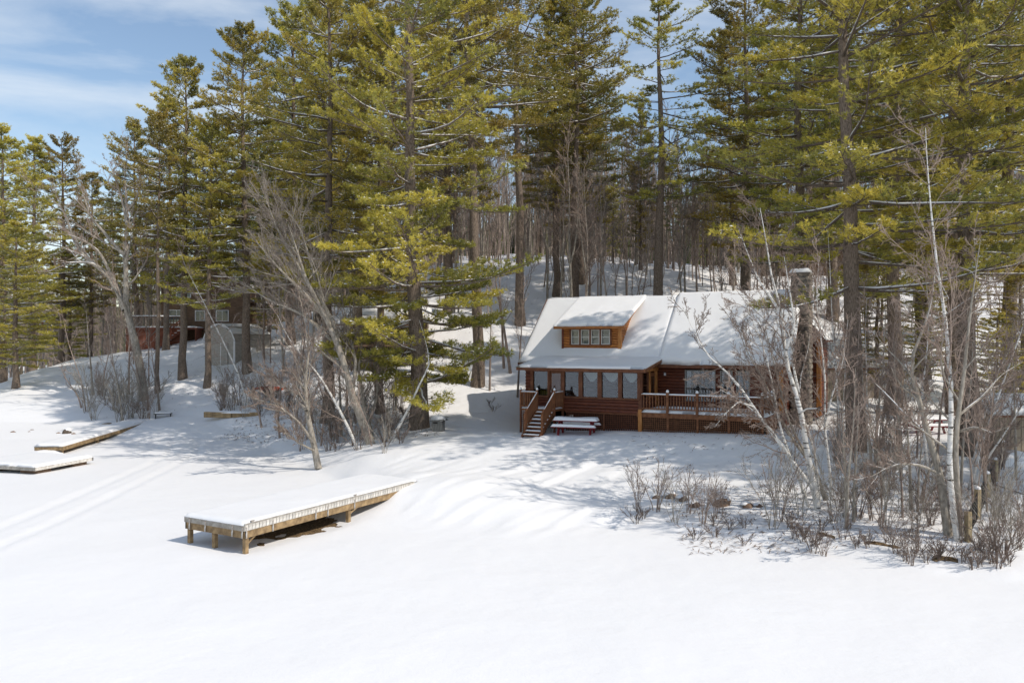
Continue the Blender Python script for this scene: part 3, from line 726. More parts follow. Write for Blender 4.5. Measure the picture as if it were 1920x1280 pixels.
# lattice below porch and deck
def lattice(u0, u1, z0, z1, v, mat):
    m = MB(); s = .105; n = int((u1-u0)/s)
    for k in range(n+1): m.box((u0+s*k, v, (z0+z1)/2), (.035, .012, z1-z0))
    for k in range(int((z1-z0)/s)+1): m.box(((u0+u1)/2, v-.014, z0+s*k), (u1-u0, .012, .035))
    o = m.build('lattice', mat, house); tag(o, kind='stuff'); return o
for a, b in ((pu(1062), pu(1130)), (pu(1134), PR-.1)):
    lattice(a, b, 1.45, 2.62, .03, M['lattice'])
bx(house, 'skirt_post', (pu(1132), .02, 2.05), (.1, .08, 1.3), M['trim'])
bx(house, 'skirt_post', (PR+.02, -.03, 2.2), (.2, .14, 1.5), M['post_orange'])
bx(house, 'skirt_beam', ((pu(1060)+PR)/2, -.0, 2.66), (PR-pu(1060), .12, .06), M['trim'])
lp = [PR+.12]+posts
for a, b in zip(lp[:-1], lp[1:]):
    lattice(a+.06, b-.06, 1.6, 2.56, .0, M['lattice2']); bx(house, 'skirt_post', (b, -.01, 2.15), (.1, .1, 1.1), M['rail'])
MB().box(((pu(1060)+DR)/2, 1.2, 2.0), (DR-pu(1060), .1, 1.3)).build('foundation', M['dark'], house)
for k in range(6): bx(house, 'skirt_board', (DR+.12, .25+k*.5, 2.1), (.05, .46, 1.3), M['rail'])
# landing and stairs
LU0, LU1, LU2, LV = U(976.5, -1.2), U(1007, -1.2), U(1039.5, -1.2), -1.2
MB().box(((LU0+LU2)/2, LV/2, DZ-.06), (LU2-LU0, -LV, .12)).build('landing', M['rail'], house)
snow_sheet(house, 'landing_snow', quadfn((LU0, LV, DZ), (LU2, LV, DZ), (LU2, -.1, DZ), (LU0, -.1, DZ)), 16, 12, .05, M['roof_snow'], 51, edge=.06)
for u_, v_ in ((LU0, LV), (LU1, LV), (LU2, LV), (LU2, -.08), (LU0, -.08)):
    post(u_, v_, DZ-.2, DZ+1.05, .1, snow=v_ == LV)
    bx(house, 'skirt_post', (u_, v_, 2.0), (.1, .1, 1.5), M['trim'])
for (a, b) in (((LU0, LV), (LU1, LV)), ((LU2, LV), (LU2, -.08)), ((LU0, LV), (LU0, -.08))):
    r_ = barpart(house, 'railing', (*a, DZ+.9), (*b, DZ+.9), .11, .045, M['rail'])
    barpart(r_, 'bottom_rail', (*a, DZ+.13), (*b, DZ+.13), .05, .06, M['rail'])
    Ln = math.hypot(b[0]-a[0], b[1]-a[1]); n = int(Ln/.14)
    for k in range(1, n): obj('baluster', bal, r_, (a[0]+(b[0]-a[0])*k/n, a[1]+(b[1]-a[1])*k/n, DZ+.51))
    if a[1] == b[1] or a[0] == LU2:
        w_ = .05
        q = quadfn((a[0]-w_*(a[0] == b[0]), a[1]-w_*(a[1] == b[1]), DZ+.925), (b[0]-w_*(a[0] == b[0]), b[1]-w_*(a[1] == b[1]), DZ+.925), (b[0]+w_*(a[0] == b[0]), b[1]+w_*(a[1] == b[1]), DZ+.925), (a[0]+w_*(a[0] == b[0]), a[1]+w_*(a[1] == b[1]), DZ+.925))
        snow_sheet(house, 'rail_snow', q, 24, 4, .03, M['roof_snow'], 7, edge=.03)
lattice(LU0+.05, LU1-.05, 1.3, 2.7, LV, M['lattice'])
NS, RUN, RISE = 7, .27, .178
for k in range(1, NS+1):
    zt = DZ-k*RISE; v_ = LV-k*RUN+RUN/2
    st = bx(house, 'step', ((LU1+LU2)/2, v_, zt-.02), (LU2-LU1-.08, RUN+.02, .045), M['rail'])
    bx(house, 'riser', ((LU1+LU2)/2, v_+RUN/2-.02, zt-RISE/2-.03), (LU2-LU1-.1, .025, RISE-.05), M['log_dark'])
    w_ = LU2-LU1-.1
    snow_sheet(st, 'snow_cap', quadfn((-w_/2, -.10, .022), (w_/2, -.10, .022), (w_/2, .13, .022), (-w_/2, .13, .022)), 18, 5, .05*(.6+.5*rnd.random()), M['roof_snow'], k*3, edge=.07)
vb, zb = LV-NS*RUN, DZ-NS*RISE
for u_ in (LU1+.02, LU2-.02):
    barpart(house, 'stringer', (u_, LV, DZ-.2), (u_, vb, zb-.15), .05, .26, M['rail'])
    r_ = barpart(house, 'stair_rail', (u_, LV, DZ+.9), (u_, vb+.35, zb+.25+.9), .08, .05, M['rail'])
    barpart(house, 'rail_snow', (u_, LV-.05, DZ+.94), (u_, vb+.45, zb+1.22), .045, .025, M['roof_snow'])
    post(u_, vb+.35, zb-.2, zb+1.12, .1, snow=False)
    for k in range(1, 13):
        f_ = k/13; obj('baluster', bal, r_, (u_, LV+(vb+.35-LV)*f_, DZ+.9+(zb+.25-DZ)*f_-.42))
# chimney of field stone against the right gable
cu, cv, cw, cd, cz0, cz1 = U1+.62, 6.0, 1.15, 1.0, 1.7, 10.35
ch = MB().box((cu, cv, (cz0+cz1)/2), (cd-.06, cw-.06, cz1-cz0)).build('chimney', M['mortar'], house)
def stone_mesh(seed):
    r_ = random.Random(seed); n = 7; ring = []
    for k in range(n): a = k*6.283/n+r_.uniform(-.25, .25); q = r_.uniform(.42, .54); ring.append((q*math.cos(a), q*math.sin(a)))
    vs = [(x, y, 0) for x, y in ring]+[(x*.86, y*.86, .5) for x, y in ring]+[(x*.45, y*.45, .75) for x, y in ring]+[(0, 0, .8)]
    m = MB(); m.add(vs, [(i+k*n, (i+1) % n+k*n, (i+1) % n+(k+1)*n, i+(k+1)*n) for k in range(2) for i in range(n)]+[(2*n+i, 2*n+(i+1) % n, 3*n) for i in range(n)])
    return m.mesh('stone', M['stone'], True)
stones = [stone_mesh(i) for i in range(5)]
for face in (0, 1):          # the two sides turned to the lake and to the right
    wd = cd if face == 0 else cw; zz = cz0+.15
    while zz < cz1-.1:
        hh = rnd.uniform(.22, .34); x = -wd/2
        while x < wd/2-.08:
            ww = min(rnd.uniform(.24, .44), wd/2-x)
            if ww > .1:
                xc = x+ww/2; zc = zz+hh/2+rnd.uniform(-.02, .02)
                if face == 0: loc = (cu+xc, cv-cw/2+.02, zc); rot = (R(90), 0, 0)
                else: loc = (cu+cd/2-.02, cv+xc, zc); rot = (R(90), 0, R(90))
                obj('stone', rnd.choice(stones), ch, loc, rot, (ww*1.12, hh*1.12, .1))
            x += ww
        zz += hh*.98
bx(house, 'chimney_cap', (cu, cv, cz1+.03), (cd+.12, cw+.12, .1), M['stone'])
snow_sheet(house, 'chimney_snow', quadfn((cu-cd/2-.05, cv-cw/2-.05, cz1+.08), (cu+cd/2+.05, cv-cw/2-.05, cz1+.08), (cu+cd/2+.05, cv+cw/2+.05, cz1+.08), (cu-cd/2-.05, cv+cw/2+.05, cz1+.08)), 14, 14, .2, M['roof_snow'], 61, edge=.18)
# side wing with its own gable behind the chimney
g0, g1, gm, gv0, gv1 = 13.72, 15.0, 13.6, 8.0, 12.0
logwall('wing_wall', (g0, gv0), (g1, gv0), (0, -1), 2.2, 7.0, M['log_dark'])
logwall('wing_wall', (g1, gv0), (g1, gv1), (1, 0), 2.2, 7.0, M['log_dark'])
m = MB(); m.poly_prism([(gm, gv0-.05, 8.9), (g1+.3, gv0-.05, 6.8), (g0-.3, gv0-.05, 6.8)], (0, .1, 0)); m.build('wing_gable', M['log_dark'], house)
m = MB(); m.poly_prism([(gm, gv0-.4, 8.95), (gm, gv1, 8.95), (15.4, gv1, 6.7), (15.4, gv0-.4, 6.7)], (0, 0, -.12)); m.build('wing_roof', M['trim'], house)
snow_sheet(house, 'roof_snow', quadfn((gm, gv0-.45, 8.95), (15.45, gv0-.45, 6.68), (15.45, gv1, 6.68), (gm, gv1, 8.95)), 24, 20, .15, M['roof_snow'], 71)
bx(house, 'corner_board', (g1+.02, gv0-.02, 4.6), (.24, .2, 4.6), M['post_orange'])

# ------------------------------------------------------------------ dock on the lake in front
def frame_from(p, q):
    """origin p, x axis towards q (both xy) -> (loc, rz)"""
    return math.atan2(q[1]-p[1], q[0]-p[0])
DKH = .93
dk = empty('dock', (-8.3, 24.7, 0), math.atan2(.87, .495), 'long brown wooden dock on posts under smooth snow, nearest the camera', 'dock')
DLn, DW = 8.7, 2.75           # local x runs to the shore, local y to the left
bx(dk, 'beam', (DLn/2, .03, DKH-.32), (DLn, .06, .24), M['dock'])
bx(dk, 'beam', (.03, DW/2, DKH-.32), (.06, DW, .24), M['dock'])
bx(dk, 'beam', (DLn/2, DW-.03, DKH-.32), (DLn, .06, .24), M['dock'])
bx(dk, 'beam', (3.6, DW/2, DKH-.32), (.06, DW, .2), M['dock']); bx(dk, 'beam', (6.4, DW/2, DKH-.32), (.06, DW, .2), M['dock'])
bx(dk, 'deck', (DLn/2, DW/2, DKH-.09), (DLn-.02, DW-.04, .05), M['dock'])
bx(dk, 'end_board', (-.01, DW/2, DKH-.13), (.04, DW+.02, .17), M['dock_grey'])
k = 0; x = .02
while x < DLn-.1:
    w_ = .125; o = bx(dk, 'slat', (x+w_/2, -.005-.008*rnd.random(), DKH-.115), (w_, .03, .19), M['slat']); x += w_+.018
bx(dk, 'edge_board', (DLn/2, -.012, DKH-.005), (DLn, .05, .03), M['dock_grey'])
for (x, y) in ((.12, .08), (.10, 1.45), (.12, DW-.1), (4.9, .1), (4.9, DW-.1)):
    zz = -.35; bx(dk, 'post', (x, y, (DKH-.3+zz)/2), (.13, .13, DKH-.3-zz), M['dock'])
barpart(dk, 'brace', (.16, .08, DKH-.66), (.5, .04, DKH-.40), .06, .05, M['dock'])
barpart(dk, 'brace', (4.85, .1, .3), (5.35, .05, DKH-.40), .08, .06, M['dock'])
for x in (.06, 1.15, 3.1, 3.7, 5.1): bx(dk, 'strap', (x, -.03, DKH-.27), (.05, .02, .34), M['metal'])
for y in (.06, .5, 1.75, DW-.25): bx(dk, 'strap', (-.04, y, DKH-.25), (.02, .05, .36), M['metal'])
for x in (.35, 5.2):
    c_ = MB().box((x, .03, DKH+.05), (.16, .04, .03)); c_.box((x, .03, DKH+.03), (.06, .05, .05)); c_.build('cleat', M['metal'], dk)
snow_sheet(dk, 'snow_cap', quadfn((-.03, .03, DKH-.06), (DLn+.3, .03, DKH-.04), (DLn+.3, DW+.03, DKH-.04), (-.03, DW+.03, DKH-.06)), 110, 40, .11, M['roof_snow'], 80, edge=.16)
# bare ground and leaves exposed under the dock
def patch(name, pts_fn, nu, nv, mat, lift, label, cat='leaves'):
    A, Bm = np.meshgrid(np.linspace(0, 1, nu), np.linspace(0, 1, nv), indexing='ij')
    P = np.array([[tuple(pts_fn(a, b)) for b in Bm[0]] for a in A[:, 0]])
    P[..., 2] = terr(P[..., 0], P[..., 1])+lift+.03*vnoise(P[..., 0]*7, P[..., 1]*7)
    e = np.minimum(np.minimum(A, 1-A)*8, np.minimum(Bm, 1-Bm)*8); P[..., 2] -= .14*(1-np.clip(e*.6+1.6*vnoise(P[..., 0]*2.3, P[..., 1]*3.1), 0, 1))
    i = np.arange(nu*nv).reshape(nu, nv); Q = np.stack([i[:-1, :-1], i[1:, :-1], i[1:, 1:], i[:-1, 1:]], -1).reshape(-1, 4)
    o = obj(name, np_mesh(name, P.reshape(-1, 3), Q=Q, mat=mat)); return tag(o, label, cat, kind='stuff')
def dkw(x, y): a = math.atan2(.87, .495); return Vector((-8.3+x*math.cos(a)-y*math.sin(a), 24.7+x*math.sin(a)+y*math.cos(a), 0))
patch('fallen_leaves', lambda a, b: dkw(.9+5.6*a, .35-.55*math.sin(a*3.14)*(1-b)+b*2.1), 60, 24, M['leaf'], .03, 'brown fallen leaves and bare soil under the dock')

# ------------------------------------------------------------------ raft and narrow dock at the far left
rf = empty('floating_dock', (-23.65, 39.5, 0), 0, 'low grey floating dock covered in snow at the left edge of the lake', 'dock')
rf.rotation_euler = (0, 0, R(-16)); RW, RD = 4.2, 3.7
# local x to the left end is negative
bx(rf, 'frame', (-RW/2, .04, .27), (RW, .08, .18), M['dock_grey']); bx(rf, 'frame', (-.04, RD/2, .27), (.08, RD, .18), M['slat'])  # right side in a paler wood: its sunlit brightness is put into colour
bx(rf, 'frame', (-RW+.04, RD/2, .27), (.08, RD, .18), M['dock_grey']); bx(rf, 'frame', (-RW/2, RD-.04, .27), (RW, .08, .18), M['dock_grey'])
bx(rf, 'deck', (-RW/2, RD/2, .33), (RW-.1, RD-.1, .05), M['dock_grey'])
for x, y in ((-.7, .7), (-RW+.8, .7), (-.7, RD-.7), (-RW+.8, RD-.7)): bx(rf, 'float', (x, y, .05), (1.1, 1.0, .3), M['barn_brown'], bev=.1)
snow_sheet(rf, 'snow_cap', quadfn((-RW-.02, .0, .34), (.02, .0, .34), (.02, RD, .34), (-RW-.02, RD, .34)), 30, 26, .13, M['roof_snow'], 90, edge=.1)
nd = empty('narrow_dock', (-26.2, 46.4, 0), 0, 'narrow brown plank dock running to the left shore beside the floating dock', 'dock')
# snow heaps and stones at the left shore
def mound(name, loc, d, mat, seed, label=None, cat=None, group=None, parent=None):
    r_ = np.random.default_rng(seed); n, m = 16, 7; V = []
    for j in range(m):
        a = j/(m-1)*math.pi/2
        for i in range(n):
            t = i/n*6.283; q = 1+.22*vnoise(math.cos(t)*1.7+seed*3.1, math.sin(t)*1.7+a*1.5)*2
            V.append((d[0]/2*math.cos(a)*math.cos(t)*q, d[1]/2*math.cos(a)*math.sin(t)*q, d[2]*(math.sin(a)*(1+.2*vnoise(t, a*2+seed)))-.06))
    Q = [(j*n+i, j*n+(i+1) % n, (j+1)*n+(i+1) % n, (j+1)*n+i) for j in range(m-1) for i in range(n)]
    o = obj(name, np_mesh(name, V, Q=Q, mat=mat), parent, loc); tag(o, label, cat, group); return o
ndl = 12.6
nd.rotation_euler = (math.atan(.42/ndl), 0, 0)
for k in range(3):
    bx(nd, 'beam', (.03, ndl/6+k*ndl/3, .36), (.06, ndl/3-.02, .22), M['dock']); bx(nd, 'beam', (-1.6, ndl/6+k*ndl/3, .36), (.06, ndl/3-.02, .22), M['dock'])
bx(nd, 'beam', (-.8, .03, .36), (1.6, .06, .2), M['dock'])
for y in (.15, 4.1, 8.2):
    for x in (-.08, -1.5): bx(nd, 'post', (x, y, .05), (.12, .12, .5), M['dock'])
bx(nd, 'deck', (-.8, ndl/2, .44), (1.6, ndl, .05), M['dock'])
snow_sheet(nd, 'snow_cap', quadfn((-1.65, .02, .47), (.03, .02, .47), (.03, ndl, .47), (-1.65, ndl, .47)), 12, 60, .13, M['roof_snow'], 95, edge=.1)
mound('snow_drift', (-27.2, 46.5, 0), (2.2, .9, .36), M['snow'], 15, 'soft snow drift heaped against the lake end of the narrow dock', 'snow drift')
p = gnd(98, 868); mound('snow_heap', (p.x-.3, p.y+.6, 0.0), (3.0, 2.0, .55), M['snow'], 5, 'rounded snow heap on the ice between the two left docks', 'snow heap')
p = gnd(125, 812)
st = empty('stump', p, 0, 'dark brown stump half buried in snow on the left shore', 'stump')
mound('wood', (0, 0, 0), (.6, .45, .34), M['dark_bark'], 3, parent=st); mound('snow_cap', (.05, .08, .2), (.5, .4, .22), M['snow'], 4, parent=st)
for i, (x, y) in enumerate(((25, 810), (55, 809), (110, 812), (60, 806), (138, 813), (168, 818), (195, 816))):
    p = gnd(x, y); mound('shore_stone', (p.x, p.y, p.z-.03), (.25+.35*rnd.random(), .25, .12+.05*rnd.random()), M['brown_stone'], 20+i,
          'small brown stone poking through snow along the far left shore', 'stone', 'stones along the far left shore')
# boulders with snow caps on the right bank
bl = [(1231, 934, 15, 'brown boulder with snow on top, leftmost in the row on the right bank'), (1258, 932, 22, 'reddish brown boulder with snow cap, second from the left on the right bank'),
      (1281, 937, 18, 'rusty boulder, third in the row behind the bank shrubs'), (1303, 948, 20, 'dark low boulder half hidden by shrub stems'), (1355, 946, 30, 'wide flat tan boulder in the middle of the right bank'),
      (1403, 951, 20, 'reddish boulder with a pointed snow cap left of the birch clump'), (1424, 950, 13, 'small dark boulder nearest the birch clump')]
for i, (x, y, w_, lab) in enumerate(bl):
    p = gnd(x, y); s_ = p.y/F*w_; b_ = empty('boulder', p, rnd.random(), lab, 'boulder', 'boulders on the right bank')
    mound('stone', (0, 0, 0), (s_*1.2, s_, s_*.55), M['brown_stone'], 40+i, parent=b_); mound('snow_cap', (.02, .12, s_*.36), (s_*1.15, s_*1.0, s_*.32), M['snow'], 60+i, parent=b_)
# eroded dark hollows in the bank at the lower right
for i, (x, y, w_, lab) in enumerate(((1640, 1022, 60, 'brown leafy hollow in the snow bank below the shrubs'), (1550, 1007, 22, 'small brown hollow in the bank left of the larger one'), (1775, 1052, 44, 'dark eroded hollow in the bank below the grey twin trunks'), (205, 795, 30, 'brown leaves showing by the left shore brush'))):
    p = gnd(x, y); s_ = p.y/F*w_
    patch('bare_soil', lambda a, b, p=p, s_=s_: Vector((p.x+(a-.5)*s_*1.3, p.y+(b-.5)*.5+.18*math.sin(a*5), 0)), 26, 8, M['leaf'], .03, lab, 'soil')

# ------------------------------------------------------------------ picnic tables
def picnic(loc, rz, label, length=2.0):
    t = empty('picnic_table', loc, rz, label, 'picnic table')
    for k in range(4): bx(t, 'top_board', (0, -.27+.18*k, .72), (length, .165, .045), M['red'])
    for sy in (-1, 1):
        bx(t, 'bench', (0, sy*.72, .43), (length, .27, .045), M['red'])
    for x in (-length*.36, length*.36):
        for sy in (-1, 1): barpart(t, 'leg', (x, sy*.62, -.12), (x, sy*.22, .70), .045, .12, M['red'], up=(1, 0, 0))
        bx(t, 'cross_beam', (x+.05, 0, .38), (.045, 1.6, .11), M['red']); bx(t, 'top_beam', (x-.02, 0, .66), (.045, .7, .09), M['red'])
    l2 = length/2
    snow_sheet(t, 'snow_cap', quadfn((-l2, -.36, .74), (l2, -.36, .74), (l2, .36, .74), (-l2, .36, .74)), 30, 14, .15, M['roof_snow'], 3, edge=.12)
    for sy in (-1, 1): snow_sheet(t, 'snow_cap', quadfn((-l2, sy*.72-.13, .45), (l2, sy*.72-.13, .45), (l2, sy*.72+.13, .45), (-l2, sy*.72+.13, .45)), 30, 8, .10, M['roof_snow'], 9, edge=.09)
    return t
px_, py_ = 3.45, 42.8
picnic((px_, py_, tz(px_, py_)), R(-17), 'red picnic table with snow on top and benches beside the cabin stairs', 2.4)
p = gnd(1733, 812); picnic((p.x, p.y, p.z), R(8), 'dark red snow covered picnic table among the trees at the right', 2.2)
# grey grill box with snow
p = gnd(822, 808); g = empty('outdoor_grill', p, R(-12), 'small grey outdoor grill box under a snow cap beside the thick pine', 'grill')
bx(g, 'body', (0, 0, .28), (.62, .5, .68), M['box_grey']); 
for k in range(4): bx(g, 'board', (-.235+.157*k, -.262, .28), (.145, .02, .64), M['box_grey'])
bx(g, 'vent', (-.1, -.275, .5), (.26, .02, .07), M['dark']); bx(g, 'lid', (.02, 0, .64), (.82, .66, .06), M['box_grey'], rot=(0, R(-6), 0))
bx(g, 'shelf', (.42, -.05, .62), (.25, .5, .04), M['dark'], rot=(0, R(-22), 0))
mound('snow_cap', (-.02, .02, .68), (.8, .66, .34), M['snow'], 77, parent=g); mound('snow_cap', (.3, -.1, .66), (.45, .4, .14), M['snow'], 78, parent=g)

# ------------------------------------------------------------------ outbuildings
def gable_building(name, loc, rz, w, d, h, pitch, wall, label, cat, roofth=.18, over=.35, wins=(), door=None, ridge='x', zbase=-1.0, boards=0):
    """w along local x, d along local y, front faces -y"""
    b = empty(name, loc, rz, label, cat)
    MB().box((0, 0, (h+zbase)/2), (w, d, h-zbase)).build('wall', wall, b)
    if boards:
        n = int(w/boards)
        for k in range(n): bx(b, 'plank', (-w/2+(k+.5)*w/n, -d/2-.015, (h+zbase)/2), (w/n-.03, .03, h-zbase), wall)
    if ridge == 'x':
        rh = h+d/2*pitch
        MB().poly_prism([(-w/2, -d/2, h), (-w/2, d/2, h), (-w/2, 0, rh)], (w, 0, 0)).build('gable', wall, b)
        A = [(-w/2-over, -d/2-over, h-over*pitch), (w/2+over, -d/2-over, h-over*pitch), (w/2+over, 0, rh), (-w/2-over, 0, rh)]
        Bq = [(-w/2-over, 0, rh), (w/2+over, 0, rh), (w/2+over, d/2+over, h-over*pitch), (-w/2-over, d/2+over, h-over*pitch)]
    else:
        rh = h+w/2*pitch
        MB().poly_prism([(-w/2, -d/2, h), (w/2, -d/2, h), (0, -d/2, rh)], (0, d, 0)).build('gable', wall, b)
        A = [(-w/2-over, -d/2-over, h-over*pitch), (0, -d/2-over, rh), (0, d/2+over, rh), (-w/2-over, d/2+over, h-over*pitch)]
        Bq = [(0, -d/2-over, rh), (w/2+over, -d/2-over, h-over*pitch), (w/2+over, d/2+over, h-over*pitch), (0, d/2+over, rh)]
    for q in (A, Bq):
        up_ = Vector((0, 0, .1)); MB().poly_prism([Vector(p)+up_*.2 for p in q], (0, 0, .09)).build('roof', M['trim'], b)
        snow_sheet(b, 'roof_snow', quadfn(*[Vector(p)+Vector((0, 0, .11)) for p in q]), 26, 18, roofth, M['roof_snow'], rnd.randint(0, 90), edge=.1)
    for (x, z, ww, hh) in wins:
        f = MB().box((x, -d/2-.04, z), (ww+.14, .08, hh+.14)).build('window', M['white'], b)
        bx(f, 'pane', (x-ww/4, -d/2-.085, z), (ww/2-.05, .012, hh), M['glass2']); bx(f, 'pane', (x+ww/4, -d/2-.085, z), (ww/2-.05, .012, hh), M['glass2'])
    if door:
        x, ww, hh, mt = door; dd_ = bx(b, 'door', (x, -d/2-.05, hh/2), (ww, .06, hh), mt); bx(dd_, 'handle', (ww*.38, -.05, 0), (.05, .05, .1), M['metal'])
    return b
M['glass2'] = mat_base('dark_reflecting_glass', (.05, .07, .08), .05, .8)[0]
# left hill cabin with deck and stairs
Yc = 88; c0 = P3(377, 640, Yc); gz = tz(c0.x-3, Yc-3)
cab = gable_building('hill_cabin', (c0.x, Yc+3, gz), R(10), 8.6, 9, 6.6, .75, M['barn_brown'], 'brown two storey cabin with raised red deck on the left hill', 'cabin', ridge='y', wins=((-2.7, 3.1, 1.7, 1.3), (-.3, 3.2, .9, 1.0), (-2.0, 5.6, 1.4, .8), (2.0, 3.2, 1.2, 1.1)))
bx(cab, 'deck', (-3.4, -6.2, 1.75), (7.0, 3.4, .18), M['brick_red']); bx(cab, 'deck_skirt', (-4.2, -7.7, .4), (5.4, .1, 2.6), M['brick_red'])
bx(cab, 'deck_skirt', (-.1, -6.4, .4), (.1, 2.8, 2.6), M['brick_red'])
snow_sheet(cab, 'deck_snow', quadfn((-6.95, -7.9, 1.84), (.1, -7.9, 1.84), (.1, -4.5, 1.84), (-6.95, -4.5, 1.84)), 20, 10, .14, M['roof_snow'], 2)
rl = bx(cab, 'railing', (-4.15, -7.75, 2.95), (5.6, .16, .12), M['barn_brown']); 
snow_sheet(cab, 'rail_snow', quadfn((-6.95, -7.85, 3.0), (-1.35, -7.85, 3.0), (-1.35, -7.65, 3.0), (-6.95, -7.65, 3.0)), 20, 4, .1, M['roof_snow'], 2)
for k in range(20): bx(rl, 'baluster', (-2.74+k*.288, 0, -.5), (.06, .06, 1.0), M['barn_brown'])
for k in range(9):
    bx(cab, 'step', (-1.3-.28*k*.9, -8.1-.1*k, 1.7-.24*k), (.34, 1.1, .06), M['brick_red']); bx(cab, 'step_snow', (-1.3-.28*k*.9, -8.1-.1*k, 1.77-.24*k), (.3, 1.0, .07), M['roof_snow'])
for oy in (-.6, .55):
    barpart(cab, 'stair_rail', (-1.2, -8.1+oy, 2.7), (-3.7, -9.0+oy, .75), .07, .1, M['brick_red']); barpart(cab, 'stringer', (-1.2, -8.1+oy, 1.55), (-3.7, -9.0+oy, -.4), .06, .22, M['brick_red'])
    for q in (0, .5, 1): bx(cab, 'post', (-1.2-2.5*q, -8.1-.9*q+oy, 2.1-1.95*q), (.09, .09, 1.3), M['brick_red'])
MB().box((5.8, .5, 2.4), (3.6, 6, 4.2)).build('side_wing', M['barn_brown'], cab)
snow_sheet(cab, 'roof_snow', quadfn((4.4, -3, 5.0), (8, -3, 4.4), (8, 3.8, 4.4), (4.4, 3.8, 5.0)), 12, 12, .2, M['roof_snow'], 8)
# gambrel shed
Ys = 69; s0 = onground(412, Ys)
sh = empty('storage_shed', (s0.x, Ys, s0.z), R(-24), 'pale grey storage shed with rounded roof below the left hill cabin', 'shed')
prof = [(-1.7, -.5), (-1.7, 2.1), (-1.35, 2.9), (-.7, 3.35), (0, 3.5), (.7, 3.35), (1.35, 2.9), (1.7, 2.1), (1.7, -.5)]
MB().poly_prism([(x, 0, z) for x, z in prof], (0, 4.6, 0)).build('wall', M['shed_grey'], sh)
for k in range(len(prof)-3):
    a, b_ = prof[k+1], prof[k+2]; m = MB(); m.bar((a[0]*1.05, -.12, a[1]*1.02), (b_[0]*1.05, -.12, b_[1]*1.02), .1, .08, up=(0, 1, 0)); m.build('trim_board', M['white'], sh)
snow_sheet(sh, 'roof_snow', quadfn((-1.45, -.1, 2.95), (0, -.1, 3.52), (0, 4.7, 3.52), (-1.45, 4.7, 2.95)), 14, 20, .14, M['roof_snow'], 4)
snow_sheet(sh, 'roof_snow', quadfn((0, -.1, 3.52), (1.6, -.1, 2.7), (1.6, 4.7, 2.7), (0, 4.7, 3.52)), 14, 20, .14, M['roof_snow'], 6)
dd_ = bx(sh, 'door', (.2, -.05, .95), (1.5, .06, 1.95), M['shed_grey']); bx(dd_, 'trim_board', (0, -.04, 0), (.06, .03, 1.95), M['white']); bx(sh, 'corner_board', (1.68, -.03, .8), (.12, .1, 2.6), M['white'])
bx(sh, 'window', (1.72, 2.2, 1.2), (.06, .7, .6), M['white'])
# porch cabin behind the pine grove
Y2 = 63; q0 = onground(700, Y2)
c2 = gable_building('porch_cabin', (q0.x+.6, Y2+3.5, q0.z), R(6), 6.6, 6, 3.4, .3, M['barn_brown'], 'dark weathered cabin with a snowy low roof and open porch behind the pines', 'cabin', wins=((1.4, 1.9, 1.2, .9),), door=(.9, .85, 2.0, M['shed_grey']))
bx(c2, 'porch_floor', (-1.0, -4.2, 1.35), (6.6, 2.4, .16), M['barn_brown'])
snow_sheet(c2, 'roof_snow', quadfn((-4.3, -5.5, 3.0), (2.4, -5.5, 3.0), (2.4, -2.9, 3.6), (-4.3, -2.9, 3.6)), 30, 12, .18, M['roof_snow'], 12)
MB().poly_prism([(-4.3, -5.5, 2.98), (2.4, -5.5, 2.98), (2.4, -2.9, 3.58), (-4.3, -2.9, 3.58)], (0, 0, -.1)).build('porch_roof', M['barn_brown'], c2)
for x in (-4.1, -2.5, -.9, .7, 2.2): bx(c2, 'porch_post', (x, -5.3, 1.2), (.12, .12, 3.6), M['barn_brown'])
rl = bx(c2, 'railing', (-1.0, -5.35, 2.25), (6.4, .1, .08), M['barn_brown']); bx(c2, 'rail_snow', (-1.0, -5.35, 2.32), (6.4, .12, .06), M['roof_snow'])
for k in range(24): bx(rl, 'baluster', (-3.1+k*.27, 0, -.42), (.04, .04, .8), M['barn_brown'])
for k in range(7):
    bx(c2, 'step', (-.6-.26*k, -5.9, 1.2-.2*k), (.3, 1.0, .05), M['barn_brown']); bx(c2, 'step_snow', (-.6-.26*k, -5.9, 1.26-.2*k), (.28, .95, .06), M['roof_snow'])
# shed right of the cabin
q0 = onground(1568, 54)
gable_building('tan_shed', (q0.x+.3, 56, q0.z), R(14), 4.2, 5, 2.1, .55, M['shed_tan'], 'tan plank shed with snowy roof just right of the log cabin', 'shed', boards=.3, door=(.9, .9, 1.8, M['shed_tan']))
q0 = onground(1915, 36)
gable_building('plank_shed', (q0.x+.6, 37.4, q0.z), R(-8), 3.0, 2.6, 1.9, .45, M['shed_tan'], 'weathered plank shed at the right edge behind the wire fence', 'shed', boards=.22)
# cabins up the hill on the right
q0 = onground(1535, 88)
gable_building('hilltop_cabin', (q0.x, 90, q0.z+.3), R(-12), 7.5, 6, 2.6, .5, M['barn_brown'], 'red brown cabin with snow patched roof up the hill right of the chimney', 'cabin', wins=((1.5, 1.4, .9, .9), (-1.5, 1.4, .9, .9)))
